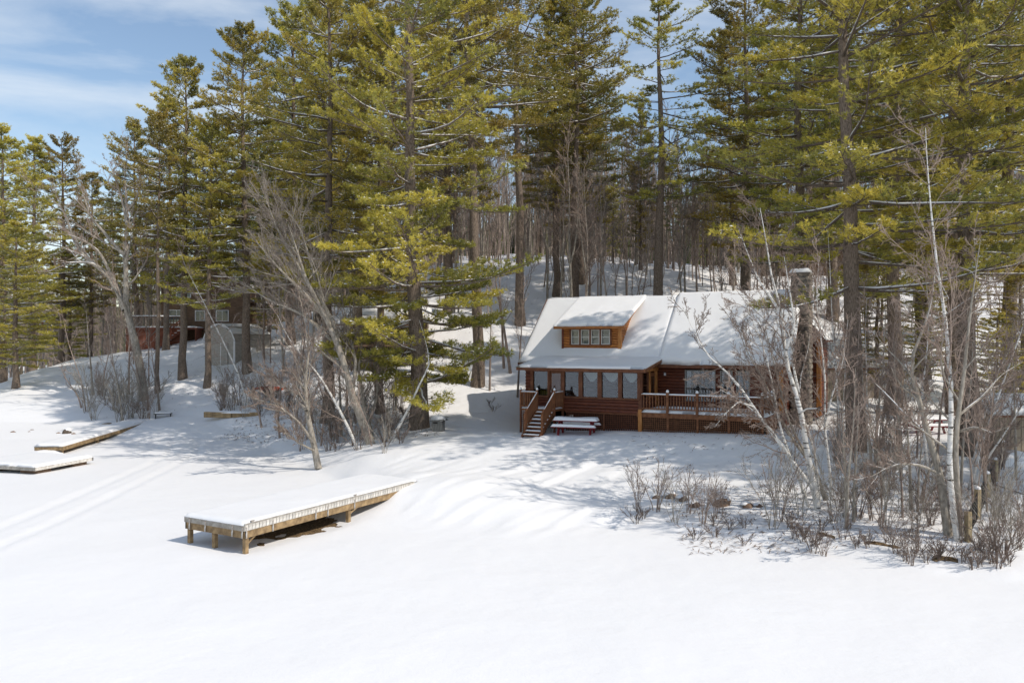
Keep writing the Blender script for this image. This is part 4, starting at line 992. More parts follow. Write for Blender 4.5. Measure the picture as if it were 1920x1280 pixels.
# overturned kayak, timber wall
p = gnd(517, 733); ky = empty('kayak', p, R(16), 'small orange kayak lying upside down in the snow between the trees', 'kayak')
n = 12; V = []; 
for i in range(n+1):
    s = i/n*2-1; w_ = .36*max(.02, (1-abs(s)**2.4)); h_ = .34*max(.05, (1-abs(s)**3))
    for j in range(7): a = j/6*math.pi; V.append((s*1.75, w_*math.cos(a), h_*math.sin(a)+.02+.12*s*s))
obj('hull', np_mesh('hull', V, Q=[(i*7+j, i*7+j+1, (i+1)*7+j+1, (i+1)*7+j) for i in range(n) for j in range(6)], mat=M['kayak']), ky)
mound('snow_cap', (.4, .05, .3), (2.4, .5, .2), M['snow'], 8, parent=ky)
p = gnd(432, 783); tw = empty('timber_retaining_wall', p, R(-6), 'low timber retaining wall with snow on top near the shore', 'retaining wall')
for k in range(2):
    bx(tw, 'timber', (-.9, 0, .1+.2*k), (2.0, .2, .19), M['dock']); bx(tw, 'timber', (1.15, .02, .1+.2*k), (2.0, .2, .19), M['dock'])
mound('snow_cap', (0, .15, .38), (4.3, .6, .16), M['snow'], 14, parent=tw)
p = gnd(306, 782); bn = empty('park_bench', (p.x, p.y, p.z-.15), R(20), 'small black bench with snow beside the leaning grey tree', 'bench')
bx(bn, 'seat', (0, 0, .42), (1.2, .4, .05), M['wire']); 
for x in (-.5, .5): bx(bn, 'leg', (x, 0, .18), (.06, .36, .45), M['wire'])
bx(bn, 'snow_cap', (0, 0, .48), (1.1, .36, .08), M['roof_snow'], bev=.05)
p = P3(78, 610, 70); bh = empty('bird_house', p, 0, 'tiny red and white bird house hanging on a trunk at the far left', 'bird house')
bx(bh, 'box', (0, 0, 0), (.35, .3, .55), M['red']); bx(bh, 'snow_cap', (0, 0, .36), (.5, .45, .2), M['roof_snow'], bev=.08); bx(bh, 'front', (.0, -.16, .05), (.2, .02, .22), M['white'])

# ------------------------------------------------------------------ wire fence at the right
fp = [(1815, 1016, 56), (1833, 972, 54), (1851, 932, 44), (1866, 903, 40), (1882, 866, 36), (1897, 842, 30)]
fn = empty('wire_fence', gnd(*fp[0][:2]), 0, 'black wire fence on pale wooden posts running up from the lower right bank', 'fence'); fo = fn.location
tops = []
for i, (x, y, h_) in enumerate(fp):
    p = gnd(x, y); hh = h_*p.y/F; q = p-fo
    po = bx(fn, 'post', (q.x, q.y, q.z+hh/2-.15), (.15, .15, hh+.3), M['fence_post'], rot=(0, 0, .3)); tops.append((q, hh))
    if i: obj('snow_cap', bpy.data.meshes.get('snow_cap'), po, (0, 0, (hh+.3)/2), (0, 0, 0), (1.1, 1.1, .7))
for (a, ha), (b, hb) in zip(tops[:-1], tops[1:]):
    m = MB(); n = 14
    for k in range(1, n):
        t = k/n; c = a.lerp(b, t); hh = ha+(hb-ha)*t; m.bar((c.x, c.y, c.z-.05), (c.x, c.y, c.z+hh*.92), .022, .022, up=(1, 0, 0))
    for q in (.15, .35, .55, .75, .92): m.bar((a.x, a.y, a.z+ha*q), (b.x, b.y, b.z+hb*q), .018, .018)
    m.build('wire_panel', M['wire'], fn)
a = gnd(1862, 920); b = gnd(1925, 945); cb_ = MB().bar((0, 0, .25), (b.x-a.x, b.y-a.y, b.z-a.z+.3), .03, .03).build('cable', M['wire'], None, a)
tag(cb_, 'thin black cable stretched over the snow right of the wire fence', 'cable')
p = gnd(1800, 880); 
# pale tarp mound right of the fence
p = gnd(1895, 868); mound('snow_heap', p, (2.4, 1.6, .6), M['snow'], 33, 'lumpy snow heap at the right edge behind the fence', 'snow heap')

# ------------------------------------------------------------------ bare trees
def fuzz(P, Rr, m, lr, ang, w, rg, minl=.12):
    Q, r_ = spawn(P, Rr, m, .15, 1, ang, lr, .1, .6, 2, rg=rg, taper=False)
    a = Q[:, 0]; t = Q[:, 1]; wv = norm(np.cross(t-a, rg.normal(size=a.shape)))*w
    return np.stack([a+wv, a-wv, t], 1).reshape(-1, 3)
def tri_add(V, Q, TV):
    T = len(V)+np.arange(len(TV)).reshape(-1, 3)
    return np.concatenate([V, TV]), Q, T
def bare_meshes(stems, seed, levels, bark='grey_bark', twig='twig', k0=8, snow=.35, npt0=14, tip=.05, fz=(6, .55, .006)):
    """stems: list of (points, base radius). levels: list of dicts for spawn. Returns part meshes"""
    rg = np.random.default_rng(seed)
    P = np.stack([resample(p, npt0) for p, r in stems]); e = np.linspace(0, 1, npt0)
    Rr = np.stack([np.maximum(r*(1-(1-tip)*e), .008) for p, r in stems])
    TV, TQ = tubes(P, Rr, k0)
    out = dict(trunk=np_mesh('trunk', TV, Q=TQ, mat=M[bark]))
    cur = (P, Rr); sn = []; parts = {'branches': [], 'twigs': []}
    s = snow_on(P, Rr, snow, rg, .8, .55) if snow else None
    if s: sn.append(s)
    for li, lv in enumerate(levels):
        lv = dict(lv); k = lv.pop('k', 3); nm = lv.pop('part', 'twigs'); sf = lv.pop('snow', 0)
        cur = spawn(*cur, rg=rg, **lv)
        parts[nm].append(tubes(*cur, k))
        if sf:
            s = snow_on(*cur, sf, rg, .9, .8)
            if s: sn.append(s)
    if parts['branches']: V, Q = merge(parts['branches']); out['branches'] = np_mesh('branches', V, Q=Q, mat=M[bark])
    V, Q = merge(parts['twigs'] or [parts['branches'][-1]])
    V, Q, T = tri_add(V, Q, fuzz(*cur, fz[0], fz[1], 34, fz[2], rg)); out['twigs'] = np_mesh('twigs', V, T=T, Q=Q, mat=M[twig])
    if sn: V, Q = merge(sn); out['snow_cap'] = np_mesh('snow_cap', V, Q=Q, mat=M['roof_snow'])
    return out
def bare_tree(name, px_stems, Y, seed, levels, label, cat='tree', group=None, bark='grey_bark', twig='twig', snow=.35, jy=.5):
    """stems given as photo pixels; each point gets its own depth around Y so the tree is round"""
    x0, y0 = px_stems[0][0][0]; base = P3(x0, y0, Y); base = Vector((base.x, base.y, tz(base.x, base.y))); r_ = random.Random(seed)
    stems = []
    for pts, rpx, *dd in px_stems:
        dy = dd[0] if dd else r_.uniform(-1, 1)*jy; n = len(pts); L_ = []
        start = P3(*pts[0], Y)
        for i, (a, b) in enumerate(pts): L_.append(P3(a, b, Y+dy*(i/(n-1))*3 if n > 1 else Y)-base)
        stems.append((L_, rpx*Y/F/2*(.74 if bark == 'birch' else .92)))
    root = empty(name, base, 0, label, cat, group)
    stems[0][0][0].z -= .25
    for k, me in bare_meshes(stems, seed, levels, bark, twig, snow=snow).items(): obj(k, me, root)
    return root
MAPLE = [dict(m=7, t0=.35, t1=.98, ang=42, lr=.34, up=.35, rr=.5, npts=7, part='branches', k=5, snow=.5, jit=.14),
         dict(m=8, t0=.15, t1=1, ang=38, lr=.42, up=.3, rr=.5, npts=6, k=4, jit=.16, minr=.012),
         dict(m=5, t0=.15, t1=1, ang=36, lr=.5, up=.25, rr=.6, npts=4, k=3, jit=.16, minr=.008)]
BIRCH = [dict(m=19, t0=.25, t1=.99, ang=38, lr=.25, up=.25, rr=.36, npts=7, k=4, jit=.12, minr=.010),
         dict(m=7, t0=.15, t1=1, ang=34, lr=.42, up=.1, rr=.5, npts=5, k=3, jit=.14, minr=.007),
         dict(m=5, t0=.15, t1=1, ang=34, lr=.45, up=.0, rr=.7, npts=4, k=3, jit=.14, minr=.005)]
FAN = [dict(m=16, t0=.3, t1=.99, ang=34, lr=.42, up=.15, rr=.4, npts=7, k=4, jit=.09, minr=.014, part='branches'),
       dict(m=9, t0=.12, t1=1, ang=26, lr=.45, up=.15, rr=.55, npts=6, k=3, jit=.09, minr=.01),
       dict(m=5, t0=.12, t1=1, ang=26, lr=.45, up=.1, rr=.7, npts=4, k=3, jit=.12, minr=.008)]
THIN = [dict(m=9, t0=.3, t1=.99, ang=36, lr=.26, up=.4, rr=.5, npts=5, k=3, jit=.12, minr=.012),
        dict(m=6, t0=.2, t1=1, ang=34, lr=.5, up=.3, rr=.6, npts=4, k=3, jit=.14, minr=.007)]
# --- left shore
bare_tree('maple_tree', [([(275, 792), (265, 699), (249, 618), (235, 581), (237, 531), (235, 480), (240, 430), (237, 370), (232, 300)], 22),
    ([(235, 581), (228, 561), (215, 527), (198, 510), (168, 490), (144, 463), (130, 425), (118, 390), (85, 365)], 14, .6),
    ([(215, 527), (201, 500), (188, 474), (160, 452), (130, 440), (105, 438)], 8, -.6),
    ([(198, 510), (170, 492), (130, 492), (95, 508), (80, 512)], 6, -.9),
    ([(235, 480), (215, 460), (195, 435), (170, 408), (158, 370), (151, 350), (134, 322)], 8, .8),
    ([(240, 430), (232, 386), (215, 329), (202, 302)], 8, .3), ([(238, 395), (252, 380), (264, 350), (259, 322)], 6, -.5),
    ([(240, 430), (262, 388), (288, 374)], 5, .4)], 62, 101, MAPLE, 'large pale forked maple with spreading bare limbs on the left shore', snow=.8)
bare_tree('birch_tree', [([(467, 757), (447, 699), (423, 648), (396, 595), (376, 554), (346, 497), (338, 470)], 6)], 57, 102, BIRCH, 'thin white birch leaning left in front of the storage shed', bark='birch', snow=.1)
bare_tree('birch_tree', [([(678, 858), (660, 815), (632, 759), (600, 705), (560, 659), (537, 628), (520, 590)], 9, -.4)], 42.5, 103, BIRCH, 'slender white birch arching left over the mid shore grove', bark='birch', snow=.1)
bare_tree('birch_tree', [([(722, 852), (740, 812), (761, 777), (790, 713), (808, 680), (800, 650), (797, 634), (786, 600)], 10)], 42.8, 104, BIRCH, 'crooked white birch leaning right toward the thick pine trunk', bark='birch', snow=.1)
bare_tree('maple_tree', [([(697, 829), (680, 790), (660, 741), (643, 673), (614, 601), (585, 545), (571, 519), (558, 470), (540, 420)], 20, -.3),
    ([(643, 673), (625, 600), (600, 560), (580, 480), (560, 420), (520, 380)], 10, .7), ([(614, 601), (580, 560), (520, 500), (470, 440)], 9, -.9),
    ([(625, 640), (570, 590), (500, 560), (440, 520)], 8, .9), ([(600, 575), (560, 500), (520, 430), (490, 350)], 8, .2),
    ([(660, 741), (668, 680), (652, 610), (640, 560)], 9, .6)], 43.5, 105, FAN, 'grey tree with a wide fan of fine bare branches sweeping left', snow=.25, twig='grey_twig')
bare_tree('maple_tree', [([(597, 869), (588, 830), (575, 770), (572, 710), (580, 660), (570, 600)], 15), ([(588, 830), (560, 790), (520, 760), (470, 745)], 7, -.8),
    ([(575, 770), (545, 730), (500, 700)], 7, .8), ([(590, 845), (560, 830), (520, 800)], 5, -.6)], 40.6, 106, FAN, 'short grey bare tree nearest the lake in the mid shore grove', snow=.2)
bare_tree('maple_tree', [([(700, 832), (690, 790), (678, 740), (672, 690), (680, 640)], 14), ([(690, 800), (705, 750), (712, 700), (705, 660)], 8)], 45.5, 107, FAN[:2]+[dict(FAN[2], m=4)], 'grey bare tree with upright stems beside the arching birch', snow=.2)
for i, (x, y, w_, lean, h_, lab) in enumerate(((640, 818, 7, -6, 210, 'thin upright sapling left of the middle pines'), (555, 805, 6, 12, 190, 'thin grey sapling right of the timber wall'),
        (742, 770, 6, 3, 260, 'slim straight sapling left of the thick shore pine'), (175, 740, 5, -14, 170, 'pale slender sapling in the left shore brush'), (232, 792, 5, -30, 190, 'white sapling leaning left by the forked maple'),
        (520, 790, 6, 20, 200, 'slim bare sapling above the kayak'), (958, 700, 7, -40, 260, 'thin dark sapling leaning left beside the cabin roof'), (945, 690, 6, -12, 250, 'thin sapling between the two snowy slope pines'),
        (970, 745, 5, 12, 210, 'slim pale sapling beside the tall straight pine trunk'), (918, 732, 5, 4, 200, 'skinny sapling standing against the tall straight pine trunk'))):
    p = gnd(x, y); bare_tree('sapling', [([(x, y), (x+lean*.3, y-h_*.3), (x+lean*.7, y-h_*.65), (x+lean, y-h_)], w_)], p.y, 120+i, THIN, lab, bark='twig' if i > 4 else 'grey_bark', snow=.2)
# --- right bank
YB = 27.8
bare_tree('birch_tree', [([(1533, 966), (1529, 915), (1498, 884), (1472, 842), (1440, 803), (1412, 762), (1390, 727), (1363, 695), (1340, 682), (1318, 655), (1295, 610), (1280, 575)], 13, .1),
    ([(1534, 960), (1524, 895), (1514, 858), (1507, 803), (1502, 773), (1492, 733), (1480, 707), (1473, 673), (1470, 640), (1466, 575), (1450, 545), (1444, 500), (1436, 450), (1425, 390)], 19, .25),
    ([(1466, 590), (1440, 550), (1420, 521), (1400, 470), (1385, 430)], 8, .3), ([(1472, 660), (1490, 610), (1480, 540), (1470, 480)], 9, -.2),
    ([(1412, 762), (1385, 752), (1360, 775), (1340, 800)], 5, -.5), ([(1390, 727), (1370, 712), (1345, 725)], 5, .5),
    ([(1502, 773), (1512, 766), (1535, 765), (1543, 775)], 6, -.3)], YB, 140, BIRCH, 'white multi stem birch clump leaning left across the cabin deck', bark='birch', snow=.25)
bare_tree('birch_tree', [([(1540, 975), (1532, 884), (1524, 832), (1508, 790), (1497, 740), (1500, 707), (1508, 680), (1515, 660), (1518, 630)], 10, .3),
    ([(1497, 733), (1488, 690), (1484, 640), (1470, 600)], 8, -.3)], YB+.5, 141, BIRCH, 'thinner grey birch with a forked top behind the white clump', bark='birch', snow=.1)
bare_tree('birch_tree', [([(1550, 935), (1530, 880), (1490, 830), (1455, 770), (1435, 715), (1412, 680), (1395, 650), (1380, 600)], 9, .3), ([(1550, 935), (1515, 860), (1478, 790), (1456, 700), (1440, 640), (1425, 560)], 7, -.3)],
    28.8, 142, BIRCH, 'slim grey birch stems crossing behind the leaning white birch', bark='grey_bark', snow=.1)
bare_tree('birch_tree', [([(1520, 950), (1500, 900), (1478, 850), (1462, 800), (1452, 740), (1440, 680), (1420, 620), (1392, 560), (1380, 500)], 9, .3), ([(1478, 850), (1450, 810), (1420, 775), (1380, 745), (1350, 730)], 6, -.4)], 28.2, 150, BIRCH, 'slender white birch with a side stem low over the deck railing', bark='birch', snow=.15)
bare_tree('birch_tree', [([(1560, 955), (1556, 880), (1545, 800), (1548, 720), (1540, 640), (1530, 560), (1536, 480)], 9, .2), ([(1545, 800), (1560, 740), (1580, 680), (1590, 600)], 6, -.3)], 29.2, 151, BIRCH, 'slender upright birch in front of the chimney', bark='birch', snow=.1)
YT = 24.4
bare_tree('birch_tree', [([(1797, 1016), (1785, 936), (1779, 884), (1781, 803), (1786, 736), (1777, 669), (1775, 608), (1767, 560), (1759, 518), (1750, 440), (1743, 370), (1738, 300), (1735, 240)], 17, .2),
    ([(1779, 560), (1753, 510), (1748, 560), (1735, 610)], .1, 0)], YT, 143, BIRCH, 'tall bright white birch rising against the pines at the right', bark='birch', snow=.1)
bare_tree('maple_tree', [([(1782, 1018), (1770, 945), (1764, 890), (1752, 850), (1735, 800), (1722, 740), (1705, 700), (1712, 655), (1735, 610), (1748, 560), (1752, 500)], 20, .3),
    ([(1800, 1015), (1795, 930), (1790, 850), (1795, 780), (1808, 700), (1815, 620), (1825, 540), (1838, 450)], 16, -.2),
    ([(1764, 890), (1730, 873), (1690, 868), (1660, 878), (1630, 895)], 7, -.6), ([(1790, 850), (1760, 830), (1720, 800), (1690, 785)], 6, -.4),
    ([(1792, 810), (1830, 800), (1860, 812), (1890, 800)], 6, -.5), ([(1795, 780), (1840, 745), (1880, 700), (1915, 680)], 6, .5)], YT+.4, 144, MAPLE, 'grey twin trunk tree with mossy bark beside the tall white birch', snow=.7, twig='twig')
bare_tree('birch_tree', [([(1817, 918), (1835, 850), (1862, 770), (1890, 690), (1915, 620), (1935, 560)], 10), ([(1817, 918), (1828, 850), (1845, 780), (1870, 700), (1900, 640)], 8, .5)], 29.5, 145, BIRCH, 'pale birch stems leaning right out of the frame by the fence', bark='birch', snow=.1)
bare_tree('birch_tree', [([(1812, 925), (1850, 860), (1885, 810), (1930, 740)], 9)], 28.5, 146, BIRCH, 'low birch stem leaning far right above the fence posts', bark='birch', snow=.1)
bare_tree('birch_tree', [([(1740, 880), (1732, 810), (1728, 740), (1738, 660), (1742, 590)], 10, .4)], 30, 147, BIRCH, 'short pale birch left of the tall white birch', bark='birch', snow=.1)
bare_tree('birch_tree', [([(1575, 860), (1574, 790), (1568, 700), (1560, 600), (1556, 500), (1552, 430)], 7, .3), ([(1575, 860), (1580, 780), (1585, 690), (1580, 600)], 5, -.3)], 34, 148, BIRCH, 'two slender pale birches in front of the tan shed', bark='birch', snow=.05)
bare_tree('birch_tree', [([(1630, 880), (1626, 800), (1625, 700), (1622, 620), (1625, 560)], 5, .3)], 33, 149, BIRCH, 'very thin pale birch between the two large dark trunks', bark='birch', snow=.05)
labs = {0: 'bare grey sapling at the left end of the right bank thicket', 1: 'bare sapling just right of the white birch clump', 2: 'double stemmed sapling in the middle of the thicket', 3: 'thin dark sapling left of the large dark trunk',
        4: 'leaning sapling under the large dark pine trunk', 5: 'upright sapling in front of the second red picnic table', 6: 'forked sapling near the brown leafy hollow', 7: 'slim sapling left of the grey twin trunks',
        8: 'dark sapling standing behind the thicket', 9: 'thin sapling between thicket and picnic table', 10: 'stubby sapling with angled fork near the twin trunks', 11: 'tall thin sapling right of the tall white birch', 12: 'slim sapling behind the wire fence', 13: 'pale sapling at the right edge'}
SAP = [(1588, 985, 9, -8, 230), (1600, 980, 8, 10, 260), (1586, 990, 8, 18, 300), (1636, 912, 8, -20, 230), (1655, 925, 7, -30, 200), (1690, 900, 8, -14, 260), (1680, 880, 7, 14, 280), (1708, 955, 8, -10, 260),
       (1720, 960, 6, 12, 220), (1640, 880, 8, 20, 300), (1727, 945, 10, 26, 120), (1800, 930, 7, 26, 330), (1850, 880, 6, 20, 240), (1905, 900, 6, -6, 300)]
for i, (x, y, w_, lean, h_) in enumerate(SAP):
    p = gnd(x, y); bare_tree('sapling', [([(x, y), (x+lean*.2, y-h_*.3), (x+lean*.8, y-h_*.65), (x+lean, y-h_)], w_)], p.y, 160+i, THIN, labs[i], bark='grey_bark', snow=.15)

for i in range(26):
    x = rnd.uniform(1560, 1915); y = rnd.uniform(820, 985); p = gnd(x, y); h_ = rnd.uniform(110, 330); l_ = rnd.uniform(-30, 40)
    bare_tree('sapling', [([(x, y), (x+l_*.2, y-h_*.3), (x+l_*.7, y-h_*.65), (x+l_, y-h_)], rnd.uniform(3, 6))], p.y, 200+i, THIN, 'thin leafless sapling in the tangle on the right bank', group='thin saplings on the right bank', bark='twig', snow=.1)
for i in range(22):
    x = rnd.choice((rnd.uniform(480, 760), rnd.uniform(150, 300))); y = rnd.uniform(770, 850) if x > 400 else rnd.uniform(735, 790); p = gnd(x, y); h_ = rnd.uniform(70, 230); l_ = rnd.uniform(-50, 30)
    bare_tree('sapling', [([(x, y), (x+l_*.2, y-h_*.3), (x+l_*.7, y-h_*.65), (x+l_, y-h_)], rnd.uniform(3, 6))], p.y, 240+i, THIN, 'thin leafless sapling among the bare trees along the shore', group='thin saplings along the shore', bark='twig', snow=.1)
# --- shrubs : a few kinds, each clump its own thing
def shrub_meshes(seed, h, nst, spread, twig, m1=5):
    r_ = random.Random(seed); st_ = []
    for k in range(nst):
        a = r_.uniform(0, 6.28); l = r_.uniform(.1, 1)*spread; hh = h*r_.uniform(.6, 1.1); pts = [Vector((.1*math.cos(a), .1*math.sin(a), -.1))]
        for j in range(1, 5): t = j/4; pts.append(Vector((l*t**1.2*math.cos(a)+r_.uniform(-.05, .05)*h, l*t**1.2*math.sin(a)+r_.uniform(-.05, .05)*h, hh*t)))
        st_.append((pts, r_.uniform(.010, .019)))
    o = bare_meshes(st_, seed, [dict(m=m1, t0=.3, t1=1, ang=28, lr=.36, up=.2, rr=.55, npts=5, k=3, jit=.12, minr=.006), ], fz=(9, .6, .006), bark=twig, twig=twig, k0=4, snow=0, npt0=6)
    o['stems'] = o.pop('trunk'); o['stems'].name = 'stems'; return o
SHR = [shrub_meshes(300+i, h, n_, s_, t_) for i, (h, n_, s_, t_) in enumerate(((1.9, 8, .7, 'twig'), (1.5, 9, .9, 'twig'), (2.4, 7, 1.2, 'grey_bark'), (1.1, 8, 1.1, 'red_twig'), (.55, 8, .9, 'red_twig')))]
def shrub(x, y, kind, s, label, group, rz=None, p=None):
    p = p or gnd(x, y); o = empty('shrub', p, rnd.uniform(0, 6.28) if rz is None else rz, label, 'shrub', group); o.scale = (s, s, s)
    for k, me in SHR[kind].items(): obj(k, me, o)
    return o
for (x, y, k, s, lab) in ((1198, 962, 0, .95, 'tall dark shrub at the far left end of the right bank'), (1231, 958, 1, 1.1, 'shrub of thick dark stems in front of the leftmost boulder'), (1266, 980, 2, .8, 'leaning shrub with a heavy stem before the brown boulders'),
        (1290, 962, 0, .85, 'upright shrub between the second and third boulder'), (1318, 980, 1, 1.0, 'dense shrub of parallel stems below the low dark boulder'), (1340, 972, 0, .8, 'thin shrub left of the flat tan boulder'),
        (1353, 962, 1, .6, 'small shrub standing against the flat tan boulder'), (1448, 990, 2, 1.15, 'big arching shrub left of the white birch clump'), (1460, 978, 0, 1.2, 'upright dark stems just behind the arching shrub'), (1503, 968, 2, .9, 'open shrub beside the foot of the white birch clump')):
    shrub(x, y, k, s, lab, 'shrubs along the right bank')
for i in range(36):
    x = rnd.uniform(1560, 1910); y = rnd.uniform(860, 1045)
    if y > 985+(x-1560)*.2: y -= 60
    shrub(x, y, rnd.choice((0, 1, 2, 3)), rnd.uniform(.7, 1.25), 'leafless shrub in the dense thicket of the right bank', 'thicket shrubs on the right bank')
for i in range(40):
    x = rnd.uniform(1190, 1915); y = 985+(x-1190)*.105+rnd.uniform(-26, 22)
    shrub(x, y, rnd.choice((3, 4, 4)), rnd.uniform(.6, 1.0), 'low reddish twiggy shrub along the snowy edge of the bank', 'low shrubs along the bank edge')
for i in range(26):
    shrub(0, 0, rnd.choice((0, 3, 2, 2)), rnd.uniform(.8, 1.6), 'reddish leafless brush around the forked maple on the left shore', 'brush on the left shore', p=gnd(rnd.uniform(158, 292), rnd.uniform(735, 798)))
for i in range(60):
    x = rnd.uniform(400, 760); y = rnd.uniform(740, 850) if x > 560 else rnd.uniform(740, 785)
    shrub(x, y, rnd.choice((0, 2, 3, 3, 4)), rnd.uniform(.7, 1.6), 'leafless brush among the trees of the mid shore grove', 'brush in the mid shore grove')
for i in range(13):
    x = rnd.uniform(1830, 1925); shrub(x, rnd.uniform(950, 1060), rnd.choice((0, 2, 0, 4)), rnd.uniform(.5, .9), 'leafless brush right of the wire fence', 'brush right of the fence')
for (x, y) in ((918, 760), (925, 772), (1570, 800), (1600, 815), (1640, 850), (1480, 860)):
    shrub(x, y, 4, .8, 'tiny bare shrub poking out of the yard snow', 'tiny shrubs in the yard')
# ground litter : fine debris nobody could count
def litter():
    V = []; Q = []; 
    def put(x, y):
        z = tz(x, y); a = rnd.uniform(0, 6.28); l = rnd.uniform(.04, .22); w_ = rnd.uniform(.012, .03); dx, dy = math.cos(a), math.sin(a); b = len(V); h_ = rnd.uniform(0, .12)
        V.extend([(x-dx*l, y-dy*l, z+.01), (x-dy*w_, y+dx*w_, z+.03+h_*.4), (x+dx*l, y+dy*l, z+.02+h_), (x+dy*w_, y-dx*w_, z+.03+h_*.4)]); Q.append((b, b+1, b+2, b+3))
    for _ in range(3600): x = rnd.uniform(-19, -4); put(x, rnd.uniform(max(42, 40-x*.6), 66))
    for _ in range(1300): put(rnd.uniform(5.5, 18), rnd.uniform(24.5, 31))
    for _ in range(1800): put(rnd.uniform(-30, 40), rnd.uniform(58, 95))
    for _ in range(260): put(rnd.uniform(6, 13), rnd.uniform(28, 41))
    o = obj('forest_litter', np_mesh('forest_litter', V, Q=Q, mat=M['red_twig'], smooth=False)); tag(o, 'twigs and bark flecks scattered over the snow', 'litter', kind='stuff')
litter()

# ------------------------------------------------------------------ pines
# the thick shore pine left of the yard, with its own trunk line
YA = 46.9
def rel(pts, Y, base): return [P3(x, y, Y)-base for x, y in pts]
bA = P3(785, 812, YA); bA.z = tz(bA.x, bA.y)
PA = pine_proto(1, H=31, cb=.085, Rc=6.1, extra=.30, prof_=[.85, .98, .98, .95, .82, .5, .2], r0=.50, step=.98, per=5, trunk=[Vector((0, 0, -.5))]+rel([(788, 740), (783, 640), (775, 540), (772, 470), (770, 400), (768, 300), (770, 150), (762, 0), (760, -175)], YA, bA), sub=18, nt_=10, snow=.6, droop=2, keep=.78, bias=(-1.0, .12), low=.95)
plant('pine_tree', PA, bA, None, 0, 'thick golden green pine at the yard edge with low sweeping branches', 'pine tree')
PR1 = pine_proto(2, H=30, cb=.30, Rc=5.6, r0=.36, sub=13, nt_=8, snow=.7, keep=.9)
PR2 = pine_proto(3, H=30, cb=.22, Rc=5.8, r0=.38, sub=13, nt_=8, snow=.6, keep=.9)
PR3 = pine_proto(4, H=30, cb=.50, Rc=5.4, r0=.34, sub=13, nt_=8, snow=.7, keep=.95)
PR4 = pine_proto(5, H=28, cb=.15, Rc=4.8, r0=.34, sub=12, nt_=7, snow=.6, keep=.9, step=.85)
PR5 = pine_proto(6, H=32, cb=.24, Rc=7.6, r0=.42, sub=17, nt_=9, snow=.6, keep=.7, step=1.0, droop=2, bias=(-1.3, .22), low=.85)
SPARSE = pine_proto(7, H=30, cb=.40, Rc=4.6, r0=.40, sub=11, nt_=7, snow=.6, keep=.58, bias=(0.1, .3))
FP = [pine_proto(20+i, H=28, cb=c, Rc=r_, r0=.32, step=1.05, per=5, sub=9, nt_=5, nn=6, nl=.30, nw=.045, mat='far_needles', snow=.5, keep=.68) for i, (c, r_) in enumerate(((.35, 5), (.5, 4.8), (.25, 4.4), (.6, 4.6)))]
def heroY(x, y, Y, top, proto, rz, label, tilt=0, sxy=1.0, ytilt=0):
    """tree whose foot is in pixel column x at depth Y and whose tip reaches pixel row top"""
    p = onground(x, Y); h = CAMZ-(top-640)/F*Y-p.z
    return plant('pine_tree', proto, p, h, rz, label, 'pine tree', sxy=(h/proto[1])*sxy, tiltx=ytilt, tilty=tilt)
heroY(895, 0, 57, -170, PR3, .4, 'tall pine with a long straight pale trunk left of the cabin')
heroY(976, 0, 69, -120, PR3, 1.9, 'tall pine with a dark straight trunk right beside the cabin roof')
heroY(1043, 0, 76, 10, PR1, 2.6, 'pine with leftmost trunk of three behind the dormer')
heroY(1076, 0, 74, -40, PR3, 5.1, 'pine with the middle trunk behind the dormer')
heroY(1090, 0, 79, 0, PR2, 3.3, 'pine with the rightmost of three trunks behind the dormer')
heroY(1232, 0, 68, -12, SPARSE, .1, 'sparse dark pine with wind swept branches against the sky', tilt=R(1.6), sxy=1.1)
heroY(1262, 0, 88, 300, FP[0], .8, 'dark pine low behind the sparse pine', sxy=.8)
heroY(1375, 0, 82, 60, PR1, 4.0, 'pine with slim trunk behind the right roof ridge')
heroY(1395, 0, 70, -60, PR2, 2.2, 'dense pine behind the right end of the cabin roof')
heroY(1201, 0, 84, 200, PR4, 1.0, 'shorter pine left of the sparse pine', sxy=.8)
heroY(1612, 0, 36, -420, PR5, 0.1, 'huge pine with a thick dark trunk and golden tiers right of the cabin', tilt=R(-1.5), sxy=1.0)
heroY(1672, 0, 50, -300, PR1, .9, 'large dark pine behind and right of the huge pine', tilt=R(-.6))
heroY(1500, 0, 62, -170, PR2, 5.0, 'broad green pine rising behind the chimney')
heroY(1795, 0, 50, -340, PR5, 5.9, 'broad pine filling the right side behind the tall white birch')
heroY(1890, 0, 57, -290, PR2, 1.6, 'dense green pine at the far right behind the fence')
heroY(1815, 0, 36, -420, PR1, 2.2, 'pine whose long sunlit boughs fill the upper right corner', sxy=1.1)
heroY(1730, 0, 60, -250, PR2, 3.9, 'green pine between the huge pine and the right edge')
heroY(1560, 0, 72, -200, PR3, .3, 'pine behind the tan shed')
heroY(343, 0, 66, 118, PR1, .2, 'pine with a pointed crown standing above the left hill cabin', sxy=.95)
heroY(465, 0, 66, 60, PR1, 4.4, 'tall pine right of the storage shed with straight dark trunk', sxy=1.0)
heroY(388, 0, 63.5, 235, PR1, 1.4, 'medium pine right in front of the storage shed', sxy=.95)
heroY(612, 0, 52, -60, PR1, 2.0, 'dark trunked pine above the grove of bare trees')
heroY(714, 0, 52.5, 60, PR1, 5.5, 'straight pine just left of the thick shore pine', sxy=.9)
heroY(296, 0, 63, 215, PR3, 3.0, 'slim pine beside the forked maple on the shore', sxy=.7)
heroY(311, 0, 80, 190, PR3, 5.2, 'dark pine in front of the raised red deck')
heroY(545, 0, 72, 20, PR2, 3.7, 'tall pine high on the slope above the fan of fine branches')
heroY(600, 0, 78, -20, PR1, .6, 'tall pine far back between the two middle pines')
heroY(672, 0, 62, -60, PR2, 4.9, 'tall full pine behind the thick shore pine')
heroY(840, 0, 72, -110, PR1, 2.3, 'pine in the gap between thick pine and straight trunk')
